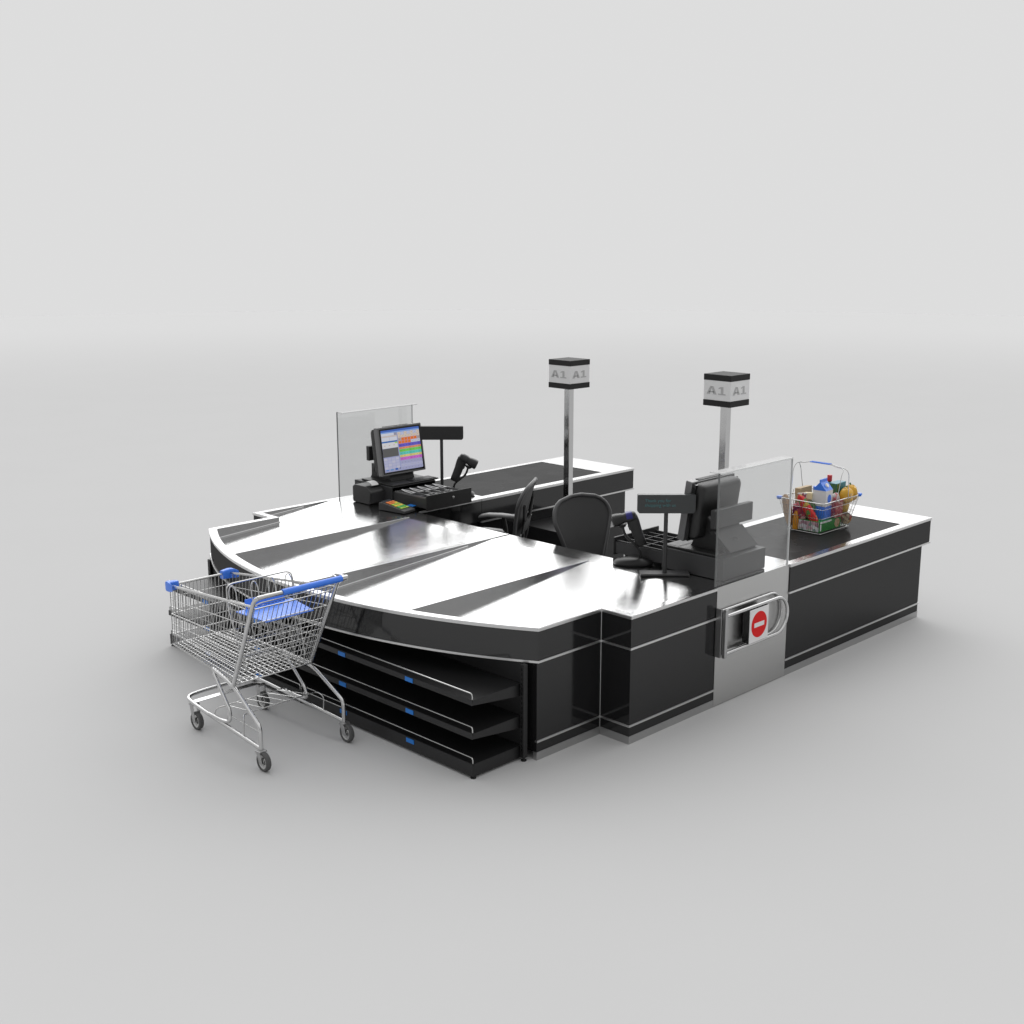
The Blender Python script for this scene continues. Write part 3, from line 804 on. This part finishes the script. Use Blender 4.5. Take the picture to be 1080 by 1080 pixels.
# four corner profile: half width at (y,z)
yb_, yf_ = 1.515, 2.31                      # bottom rear / front
zrb, zfb = .435, .474
ztr, ztf = .955, .858                       # top rail rear / front
yrt = 1.285                                 # top rear
hb_r, hb_f, ht_r, ht_f = .262, .208, .285, .213
def side(s, u, w):
    """u 0 rear..1 front, w 0 bottom..1 top"""
    b = Vector(L(s*(hb_r+(hb_f-hb_r)*u), yb_+(yf_+.012-yb_)*u, zrb+(zfb-zrb)*u))
    t = Vector(L(s*(ht_r+(ht_f-ht_r)*u), yrt+(yf_-yrt)*u, ztr+(ztf-ztr)*u))
    return b.lerp(t, w)
def wiremesh(name, fn, us, ws, r=.0025, rim=.0042, mat='chrome'):
    mb = MB()
    for u in us: mb.wire(fn(u, 0), fn(u, 1), r)
    for w, rad in ws: mb.tube([fn(us[0]+(us[-1]-us[0])*k/6, w) for k in range(7)], rad, 6)
    return mb.build(name, mat, ct_)
lin = lambda a, b, n: [a+(b-a)*i/(n-1) for i in range(n)]
for s in (-1, 1):
    wiremesh('basket_side', lambda u, w: side(s, u, w), lin(0, 1, 30), [(0, .004), (.2, .0023), (.36, .0023), (.52, .0035), (.76, .0023), (1, .0075)])
front = lambda u, w: side(-1, 1, w).lerp(side(1, 1, w), u)
wiremesh('basket_front', front, lin(0, 1, 17), [(0, .005), (.17, .004), (.34, .0023), (.52, .004), (.8, .0023), (1, .0075)])
bot = lambda u, w: side(-1, u, 0).lerp(side(1, u, 0), w)
mb = MB()
for u in lin(0, 1, 24): mb.wire(bot(u, 0), bot(u, 1), .0026)
for w in lin(0, 1, 15): mb.wire(bot(0, w), bot(1, w), .0028)
mb.tube([bot(0, 0), bot(1, .0), bot(1, 1), bot(0, 1)], .0055, 8, closed=True); mb.build('basket_floor', 'chrome', ct_)
back = lambda u, w: (Vector(L(-.25+.5*u, yb_-.01, zrb+.006))).lerp(Vector(L(-.262+.524*u, yrt+.012, ztr-.02)), w)
wiremesh('rear_flap', back, lin(0, 1, 17), [(0, .0045), (.08, .0026), (.16, .0026), (.24, .0026), (.32, .0026), (.40, .0026), (.48, .0026), (.56, .0026), (.63, .0026), (.80, .003), (.995, .004)])
for s in (-1, 1):
    mb = MB(); c = Vector(L(s*ht_f, yf_, ztf)); mb.super([(c+Vector((-s*.055, .006, -.006)), (0, .020, 0), (0, 0, .027), 5), (c+Vector((s*.0, .010, -.006)), (0, .024, 0), (0, 0, .032), 5), (c+Vector((s*.018, -.006, -.004)), (0, .030, 0), (0, 0, .031), 5), (c+Vector((s*.024, -.05, 0)), (0, .022, 0), (0, 0, .024), 5)], 24); mb.build('corner_bumper', 'blue', ct_, bevel=0)
# frame
for s in (-1, 1):
    mb = MB(); r = .0125
    # rear post rising to the handle
    mb.tube(smooth_path([L(s*.272, 1.545, .415), L(s*.288, 1.265, .985), L(s*.288, 1.235, 1.012), L(s*.25, 1.225, 1.018)], .03), r, 10)
    mb.build('frame_post', 'tube', ct_)
    mb = MB()
    mb.tube(smooth_path([L(s*.245, 1.80, .452), L(s*.262, 1.60, .425), L(s*.275, 1.505, .402), L(s*.292, 1.262, .262), L(s*.2935, 1.25, .235), L(s*.2935, 1.25, .105)], .05, 6), r, 10)
    mb.build('frame_leg', 'tube', ct_)
    mb = MB()
    mb.tube(smooth_path([L(s*.247, 1.79, .445), L(s*.255, 1.775, .425), L(s*.268, 1.60, .25), L(s*.275, 1.59, .185), L(s*.276, 1.68, .168), L(s*.276, 1.82, .172)], .05, 6), r*.9, 10)
    mb.build('frame_hook', 'tube', ct_)
mb = MB()
mb.tube(smooth_path([L(-.2935, 1.25, .125), L(-.262, 2.02, .176), L(-.245, 2.135, .186), L(-.12, 2.155, .186), L(.12, 2.155, .186), L(.245, 2.135, .186), L(.262, 2.02, .176), L(.2935, 1.25, .125)], .09, 7), .0125, 10)
base = mb.build('base_frame', 'tube', ct_)
mb = MB(); mb.box(-.252, .252, 2.03-OY, 2.075-OY, .172, .176); mb.build('front_crossbar', 'tube', base, bevel=.001)
# lower rack of wires
mb = MB(); r = .0038
for s in (-1, 1): pass
mb.tube(smooth_path([L(-.283, 1.44, .14), L(-.282, 1.43, .235), L(-.262, 1.47, .262), L(.262, 1.47, .262), L(.282, 1.43, .235), L(.283, 1.44, .14)], .05, 6), r, 8)
mb.tube(smooth_path([L(-.265, 1.78, .175), L(-.25, 1.78, .21), L(.25, 1.78, .21), L(.265, 1.78, .175)], .04, 6), r, 8)
for k in range(6):
    x = -.2+.08*k; mb.wire(L(x, 1.47, .262), L(x*.9, 1.78, .21), .0026)
for s in (-1, 1): mb.tube(smooth_path([L(s*.283, 1.26, .215), L(s*.27, 1.62, .222), L(s*.268, 1.63, .18)], .02), .003, 6)
mb.build('lower_rack', 'chrome', ct_)
# handle
mb = MB(); mb.tube([L(-.125, 1.222, 1.019), L(.285, 1.222, 1.019)], .019, 14); mb.build('handle', 'blue', ct_)
mb = MB(); mb.tube([L(-.285, 1.23, 1.016), L(-.24, 1.223, 1.019), L(-.126, 1.222, 1.019)], .0125, 12); mb.build('handle_tube', 'chrome', ct_)
mb = MB(); mb.tube(smooth_path([L(.26, 1.235, 1.03), L(.27, 1.29, 1.035), L(.305, 1.29, 1.03), L(.325, 1.235, 1.022), L(.29, 1.222, 1.018)], .03), .006, 8)
mb.super([(L(.285, 1.222, 1.019), (0, .017, 0), (0, 0, .017), 3), (L(.325, 1.222, 1.019), (0, .015, 0), (0, 0, .015), 3)], 14)
mb.build('coin_lock', 'tube', ct_)
mb = MB()
for dz in (.0, .03): mb.tube(smooth_path([L(-.27, 1.29, .955+dz), L(-.25, 1.262, .975+dz), L(.25, 1.262, .975+dz), L(.27, 1.29, .955+dz)], .03), .004, 6)
mb.build('handle_wires', 'chrome', ct_)
# child seat
mb = MB()
a = [L(-.165, 1.335, .825), L(.165, 1.335, .825), L(.195, 1.60, .835), L(-.195, 1.60, .835)]
mb.add([(x, y, z) for x, y, z in a]+[(x, y, z+.006) for x, y, z in a], [(0, 3, 2, 1), (4, 5, 6, 7), (0, 1, 5, 4), (1, 2, 6, 5), (2, 3, 7, 6), (3, 0, 4, 7)])
mb.build('child_seat', 'blue', ct_, bevel=.002)
mb = MB()
a = [L(-.13, 1.60, .843), L(.15, 1.60, .843), L(.14, 1.618, .892), L(-.12, 1.618, .892)]
mb.add(a+[(x, y+.005, z) for x, y, z in a], [(0, 1, 2, 3), (4, 7, 6, 5), (0, 4, 5, 1), (1, 5, 6, 2), (2, 6, 7, 3), (3, 7, 4, 0)])
mb.build('seat_flap', 'blue', ct_, bevel=.002)
mb = MB(); r = .0048
mb.tube(smooth_path([L(-.205, 1.50, .50), L(-.235, 1.615, .86), L(-.225, 1.64, .985), L(-.19, 1.645, .998), L(.19, 1.645, .998), L(.225, 1.64, .985), L(.235, 1.615, .86), L(.205, 1.50, .50)], .04, 5), r, 8)
for x in (-.195, -.045, .075, .195):
    w = .024
    mb.tube(smooth_path([L(x-w, 1.585, .72), L(x-w, 1.63, .955), L(x-w*.4, 1.635, .985), L(x+w*.4, 1.635, .985), L(x+w, 1.63, .955), L(x+w, 1.585, .72)], .02, 4), .0036, 7)
for z in (.74, .66, .58): mb.wire(L(-.225, 1.59-(.74-z)*.33, z), L(.225, 1.59-(.74-z)*.33, z), .0025)
for x in lin(-.2, .2, 9): mb.wire(L(x*.95, 1.515, .52), L(x, 1.59, .74), .0022)
mb.build('child_seat_frame', 'chrome', ct_)
# castors
for (x, y, zt) in ((-.2945, 1.25, .118), (.2945, 1.25, .118), (-.2395, 2.055, .165), (.2395, 2.055, .165)):
    mb = MB(); c = Vector(L(x, y, 0)); off = -.025
    mb.box(c.x-.026, c.x+.026, c.y-.022, c.y+.022, zt-.012, zt)
    for s in (-1, 1):
        mb.prism([(c.y-.02, zt-.010), (c.y+.02, zt-.010), (c.y+off+.016, .047), (c.y+off-.016, .047)], 'x', c.x+s*.021-.0015, c.x+s*.021+.0015)
    mb.tube([(c.x-.024, c.y+off, .057), (c.x+.024, c.y+off, .057)], .006, 8)
    ca = mb.build('castor', 'plinth', ct_, bevel=.001)
    mb = MB(); mb.lathe([(.041, -.014), (.053, -.015), (.057, -.010), (.057, .010), (.053, .015), (.041, .014)], (c.x, c.y+off, .057), axis='x', n=28, cap=False); mb.build('tyre', 'rubber', ca)
    mb = MB(); mb.lathe([(.012, -.016), (.02, -.015), (.022, -.008), (.034, -.008), (.042, -.012), (.042, .012), (.034, .008), (.022, .008), (.02, .015), (.012, .016)], (c.x, c.y+off, .057), axis='x', n=24); mb.build('wheel_rim', 'chrome', ca)

# ------------------------------------------------------------------ shopping basket and groceries
BX, BY, BZ = 2.742, .433, H+.001
sb = thing('shopping_basket', 'chrome wire hand basket with blue corners, full of groceries, on the right belt', 'shopping basket', (BX, BY, BZ))
bx, by, tx, ty, hz = .205, .142, .265, .195, .250
def bs(s, u, w):     # long sides (y = s)
    return Vector((-bx+2*bx*u, s*by, .006)).lerp(Vector((-tx+2*tx*u, s*ty, hz)), w)
def be(s, u, w):
    return Vector((s*bx, -by+2*by*u, .006)).lerp(Vector((s*tx, -ty+2*ty*u, hz)), w)
def bw(name, fn, n):
    mb = MB()
    for u in lin(.03, .97, n): mb.wire(fn(u, 0), fn(u, 1), .0014)
    for w, r in ((.5, .0018), (.8, .0016)): mb.tube([fn(0, w), fn(1, w)], r, 5)
    mb.build(name, 'chrome', sb)
for s in (-1, 1): bw('basket_side', lambda u, w: bs(s, u, w), 24); bw('basket_end', lambda u, w: be(s, u, w), 16)
mb = MB(); mb.tube(smooth_path([(-tx, 0, hz), (-tx, -ty, hz), (tx, -ty, hz), (tx, ty, hz), (-tx, ty, hz), (-tx, .001, hz)], .035, 5), .0036, 8)
mb.tube(smooth_path([(-bx, 0, .006), (-bx, -by, .006), (bx, -by, .006), (bx, by, .006), (-bx, by, .006), (-bx, .001, .006)], .03, 5), .003, 8)
mb.build('basket_rim', 'chrome', sb)
mb = MB()
for u in lin(0, 1, 20): mb.wire((-bx+2*bx*u, -by, .006), (-bx+2*bx*u, by, .006), .0014)
for u in lin(0, 1, 9): mb.wire((-bx, -by+2*by*u, .006), (bx, -by+2*by*u, .006), .0016)
mb.build('basket_floor', 'chrome', sb)
for sx, sy in ((-1, 1), (1, -1), (1, 1), (-1, -1)):
    if (sx, sy) == (-1, -1): continue
    mb = MB(); c = Vector((sx*(tx-.008), sy*(ty-.008), hz)); mb.super([(c+Vector((0, 0, -.014)), (.014, 0, 0), (0, .014, 0), 3), (c, (.021, 0, 0), (0, .021, 0), 3), (c+Vector((0, 0, .010)), (.018, 0, 0), (0, .018, 0), 3)], 14); mb.build('corner_cap', 'blue', sb)
for k, dx in enumerate((-.06, .06)):
    mb = MB(); xt = .012 if dx > 0 else -.012
    P = [(dx*1.4, ty, hz+.005), (dx*1.2, ty+.004, hz+.06), (dx*.9, ty+.012, .44), (xt, ty+.006, .486), (xt, ty-.06, .490), (xt, ty-.10, .502), (xt, -ty+.11, .502), (xt, -ty+.07, .490), (xt, -ty-.006, .482), (dx*.9, -ty-.012, .44), (dx*1.2, -ty-.004, hz+.06), (dx*1.4, -ty, hz+.005)]
    mb.tube(smooth_path(P, .03, 4), .0027, 6)
    for s in (-1, 1): mb.tube(smooth_path([(dx*1.4, s*ty, hz+.005), (dx*1.4+.03, s*(ty+.004), hz-.012), (dx*1.4+.035, s*(ty+.002), hz+.03)], .01, 3), .0022, 6)
    hd = mb.build('carry_handle', 'chrome', sb)
    mb = MB(); mb.tube([(xt, ty-.105, .502), (xt, -ty+.115, .502)], .0045, 8); mb.build('grip', 'blue', hd)

def g(name, label, cat, loc, rz=0): return thing(name, label, cat, (BX+loc[0], BY+loc[1], BZ+loc[2]), rz)
def gobj(mb, name, mats, label, cat, loc, rot=(0, 0, 0), bevel=0):
    o = mb.build(name, mats, None, bevel=bevel); o.location = (BX+loc[0], BY+loc[1], BZ+loc[2]); o.rotation_euler = rot
    return tag(o, label, cat)
# frozen food box lying along the near corner
pk_white = patches('white_print', [(.62, .6, .62), (.55, .35, .4), (.2, .28, .25), (.7, .7, .7), (.35, .2, .25), (.62, .62, .66), (.45, .5, .42)], 42)
pk_photo = patches('food_photo', [(.3, .14, .06), (.55, .36, .2), (.62, .5, .3), (.5, .12, .05)], 30, kind='noise')
t = g('food_box', 'flat green and white food box lying in the basket bottom corner', 'food box', (-.015, -.0, .012))
mb = MB(); mb.box(-.175, .13, -.125, .125, 0, .082); mb.build('carton', 'leafgreen', t, bevel=.002)
mb = MB(); mb.box(-.1775, -.1755, -.12, .12, .004, .078); mb.build('side_print', pk_white, t)
mb = MB(); c = [(.075+.036*math.cos(2*math.pi*k/24), .041+.034*math.sin(2*math.pi*k/24)) for k in range(24)]; mb.prism(c, 'y', -.1275, -.1255); mb.build('food_picture', pk_photo, t)
mb = MB(); mb.box(-.17, -.01, -.1272, -.1253, .066, .079); mb.box(-.165, -.15, -.1272, -.1253, .01, .06); mb.build('label_strip', 'white', t)
# milk carton
t = g('milk_carton', 'white and blue milk carton with round white cap, tallest near the middle', 'milk carton', (-.04, -.05, .0955), R(4))
w = .055
mb = MB(); mb.box(-w, w, -w, w, .095, .215); mb.build('carton', 'milkwhite', t, bevel=.001)
mb = MB(); mb.box(-w-.0003, w+.0003, -w-.0003, w+.0003, 0, .0945); mb.build('blue_base', 'blue', t, bevel=.001)
mb = MB(); mb.prism([(-w, .2155), (w, .2155), (.004, .275), (-.004, .275)], 'x', -w, w); mb.box(-w, w, -.0035, .0035, .2755, .298); mb.build('gable_top', 'blue', t, bevel=.001)
mb = MB(); mb.T = Matrix.Translation((0, -.026, .246))@Matrix.Rotation(R(55), 4, 'X'); mb.lathe([(.0175, -.006), (.0175, .012), (.015, .014)], n=20); mb.build('cap', 'white', t)
mb = MB(); c = [(.0+.028*math.cos(2*math.pi*k/28), .15+.034*math.sin(2*math.pi*k/28)) for k in range(28)]; mb.prism(c, 'y', -w-.0018, -w-.0004); mb.build('emblem', 'blue', t)
mb = MB(); mb.box(-w-.0015, -w-.0003, -.03, .03, .10, .118); mb.build('side_print', pk_white, t)
# teal box
t = g('juice_carton', 'tall teal and green carton standing behind the milk', 'carton', (.17, -.045, .0955), R(3))
mb = MB(); mb.box(-.075, .075, -.035, .035, 0, .243); mb.build('carton', 'teal', t, bevel=.0015)
mb = MB(); mb.box(-.074, -.02, -.0368, -.0352, .02, .24); mb.box(-.0768, -.0752, -.033, .033, .02, .24); mb.build('green_panel', 'darkgreen', t)
# bottle with red cap
t = g('sauce_bottle', 'dark bottle with red screw cap between the cartons', 'bottle', (.185, .03, .0955))
mb = MB(); mb.lathe([(.028, 0), (.030, .01), (.030, .17), (.024, .205), (.013, .23), (.013, .25)], n=20); mb.build('bottle', pbr('bottle_glass', (.05, .10, .02), .12), t)
mb = MB(); mb.lathe([(.0185, .238), (.0185, .284), (.017, .286)], n=18); mb.build('screw_cap', 'capred', t)
# bread
def lump(rx, ry, rz, amp=.12, seed=1, nu=20, nv=14, p=2.4):
    rnd = random.Random(seed); ph = [rnd.uniform(0, 6) for _ in range(6)]
    mb = MB(); rings = []
    for i in range(nv+1):
        th = math.pi*(i+.02)/(nv+.04); ring = []
        for k in range(nu):
            a = 2*math.pi*k/nu; sx, sy, sz = math.sin(th)*math.cos(a), math.sin(th)*math.sin(a), -math.cos(th)
            q = 1+amp*(math.sin(3*a+ph[0])*math.sin(2*th+ph[1])*.6+math.sin(5*a+ph[2]+3*th)*.4)
            f = lambda c: math.copysign(abs(c)**(2/p), c)
            ring.append((rx*f(sx)*q, ry*f(sy)*q, rz*f(sz)*q))
        rings.append(ring)
    mb.ring_loft(rings); return mb
crust = pbr('bread_crust', (.42, .24, .10), .6, bump=.5, bscale=60, cvar=.35, vscale=30)
gobj(lump(.032, .03, .125, .08, 3), 'bread_loaf', crust, 'brown bread loaf upright in the left corner of the basket', 'bread', (-.205, .142, .145), (R(-8), R(-8), 0))
mb = MB(); mb.box(-.085, .085, -.022, .022, 0, .205)
gobj(mb, 'cardboard_box', 'tan', 'plain tan box behind the milk along the back rim', 'box', (-.01, .122, .097), (R(-4), 0, 0), .0015)
mb = MB(); mb.box(-.03, .03, -.03, .03, 0, .05); gobj(mb, 'butter_block', 'cream', 'small cream coloured block left of the milk', 'dairy pack', (-.105, .03, .235), (0, R(6), R(20)), .003)
pk_berry = patches('berry_print', [(.28, .02, .05), (.4, .05, .08), (.16, .02, .08), (.5, .3, .28)], 55)
mb = MB(); mb.box(-.05, .05, -.05, .05, 0, .105); gobj(mb, 'berry_pack', pk_berry, 'dark red printed pack at the left end of the basket', 'food pack', (-.14, .06, .097), (0, R(-4), R(6)), .003)
# diagonal snack packet
pk_snack = patches('snack_print', [(.62, .025, .02), (.66, .03, .02), (.6, .02, .02), (.55, .35, .05), (.1, .25, .05), (.62, .02, .02)], 38)
mb = lump(.022, .034, .125, .06, 9, p=3.0)
gobj(mb, 'snack_packet', pk_snack, 'red and gold packet leaning diagonally inside the left end', 'snack packet', (-.178, -.015, .17), (R(-36), R(-8), 0))
pk_green = patches('salad_print', [(.03, .07, .03), (.06, .16, .04), (.02, .05, .03), (.12, .16, .08)], 50, kind='noise')
gobj(lump(.03, .05, .075, .1, 11), 'salad_bag', pk_green, 'dark green salad bag under the diagonal red packet', 'salad bag', (-.14, -.0, .155), (R(10), 0, 0))
pk_redpat = patches('red_print', [(.36, .02, .03), (.45, .06, .07), (.3, .015, .03), (.5, .25, .2)], 60)
mb = MB(); mb.box(-.05, .05, -.03, .03, 0, .125); gobj(mb, 'biscuit_pack', pk_redpat, 'red printed pack right of the milk carton base', 'biscuit pack', (.055, -.112, .097), (0, 0, R(-3)), .004)
gobj(lump(.032, .022, .03, .12, 21), 'sweets_bag', patches('pink_print', [(.62, .3, .3), (.65, .6, .58), (.5, .12, .15), (.6, .55, .55)], 50), 'small pink and white bag right of the milk cap', 'sweets bag', (.05, -.11, .25))
mb = lump(.04, .035, .05, .08, 22); gobj(mb, 'yellow_pack', pbr('yellow_pack', (.62, .38, .04), .45, cvar=.2, vscale=30), 'plain yellow pack under the yellow pepper', 'food pack', (.17, -.115, .16))
mb = MB(); mb.lathe([(.022, 0), (.024, .006), (.024, .10), (.014, .125), (.012, .14)], n=18)
gobj(mb, 'juice_bottle', pbr('orange_juice', (.62, .26, .02), .25, cvar=.15, vscale=30), 'small orange juice bottle at the left end, beside the bread', 'juice bottle', (-.193, .075, .012))
mb = MB(); mb.lathe([(.026, 0), (.034, .07), (.036, .074), (.036, .08), (.001, .081)], n=22)
gobj(mb, 'yoghurt_cup', patches('cup_print', [(.68, .66, .62), (.7, .7, .7), (.3, .08, .12), (.66, .62, .55)], 45), 'white printed cup left of the cream block, above the dark red pack', 'cup', (-.152, .05, .205), (R(-8), R(5), 0))
# biscuit roll seen end on
mb = MB(); mb.lathe([(.001, -.03), (.044, -.03), (.046, -.024), (.046, .024), (.044, .03), (.001, .03)], axis='y', n=28)
gobj(mb, 'biscuit_roll', patches('biscuit_print', [(.12, .07, .03), (.3, .2, .1), (.45, .35, .2), (.3, .05, .04)], 60), 'round brown biscuit roll at the right end of the basket', 'biscuit roll', (.185, -.118, .07), (0, 0, R(-35)))
# yellow peppers with stalks
yel = pbr('yellow_pepper', (.68, .38, .03), .28, cvar=.25, vscale=25)
for i, (dx, dy, dz, lab) in enumerate(((.150, -.140, .25, 'bumpy yellow pepper in the basket, next to the teal carton'), (.225, -.135, .262, 'bumpy yellow pepper in the far right corner of the basket, under the blue cap'))):
    t = g('yellow_pepper', lab, 'pepper', (dx, dy, dz), R(40*i)); t['group'] = 'yellow peppers'
    mb = lump(.052, .05, .058, .16, 30+i); mb.build('flesh', yel, t)
    mb = MB(); mb.tube([(0, 0, .045), (.004, .004, .058), (.016, .008, .07)], .005, 8, rr=[.009, .0055, .0065]); mb.build('stalk', 'darkgreen', t)

# ------------------------------------------------------------------ studio light: soft environment, brighter overhead and behind the set
wd = bpy.data.worlds.new('World'); scene.world = wd; wd.use_nodes = True
nt = wd.node_tree; bg = nt.nodes['Background']
tc = nt.nodes.new('ShaderNodeTexCoord')
nrm = nt.nodes.new('ShaderNodeVectorMath'); nrm.operation = 'NORMALIZE'; link(nt, tc.outputs['Generated'], nrm.inputs[0])
sep = nt.nodes.new('ShaderNodeSeparateXYZ'); link(nt, nrm.outputs['Vector'], sep.inputs['Vector'])
def mrange(src, a, b, c, d):
    n = nt.nodes.new('ShaderNodeMapRange'); n.interpolation_type = 'SMOOTHSTEP'
    n.inputs['From Min'].default_value = a; n.inputs['From Max'].default_value = b; n.inputs['To Min'].default_value = c; n.inputs['To Max'].default_value = d
    link(nt, src, n.inputs['Value']); return n.outputs['Result']
def math_(op, a, b):
    n = nt.nodes.new('ShaderNodeMath'); n.operation = op
    for i, q in enumerate((a, b)):
        if isinstance(q, (int, float)): n.inputs[i].default_value = q
        else: link(nt, q, n.inputs[i])
    return n.outputs[0]
dot = nt.nodes.new('ShaderNodeVectorMath'); dot.operation = 'DOT_PRODUCT'; link(nt, nrm.outputs['Vector'], dot.inputs[0]); dot.inputs[1].default_value = (.7071, .7071, 0)
fwd = mrange(dot.outputs['Value'], .25, .80, 0, 1)
el = mrange(sep.outputs['Z'], .178, .215, 0, 1)
el2 = mrange(sep.outputs['Z'], .15, .9, 0, 1)
side_ = mrange(dot.outputs['Value'], -.1, .85, .46, .725)
s1 = math_('MULTIPLY', math_('MULTIPLY', fwd, el), 2.0)
s2 = math_('MULTIPLY', el2, .45)
st = math_('ADD', math_('ADD', side_, s1), s2)
link(nt, st, bg.inputs['Strength']); bg.inputs['Color'].default_value = (1, 1, 1, 1)

# ------------------------------------------------------------------ camera
cd = bpy.data.cameras.new('Camera'); cam = bpy.data.objects.new('Camera', cd); col.objects.link(cam)
cam.location = (-5.3324, -4.3465, 2.948)
cam.rotation_euler = (R(90-12.554), 0, R(-45))
cd.sensor_fit = 'HORIZONTAL'; cd.angle = R(45.354); cd.clip_start = .1; cd.clip_end = 300
scene.camera = cam
scene.render.resolution_x = 1024; scene.render.resolution_y = 1024
scene.render.engine = 'CYCLES'
scene.cycles.max_bounces = 10; scene.cycles.transparent_max_bounces = 16; scene.cycles.glossy_bounces = 6
scene.cycles.use_denoising = True
scene.view_settings.view_transform = 'Standard'
try: scene.view_settings.look = 'None'
except Exception: pass
scene.view_settings.exposure = 0
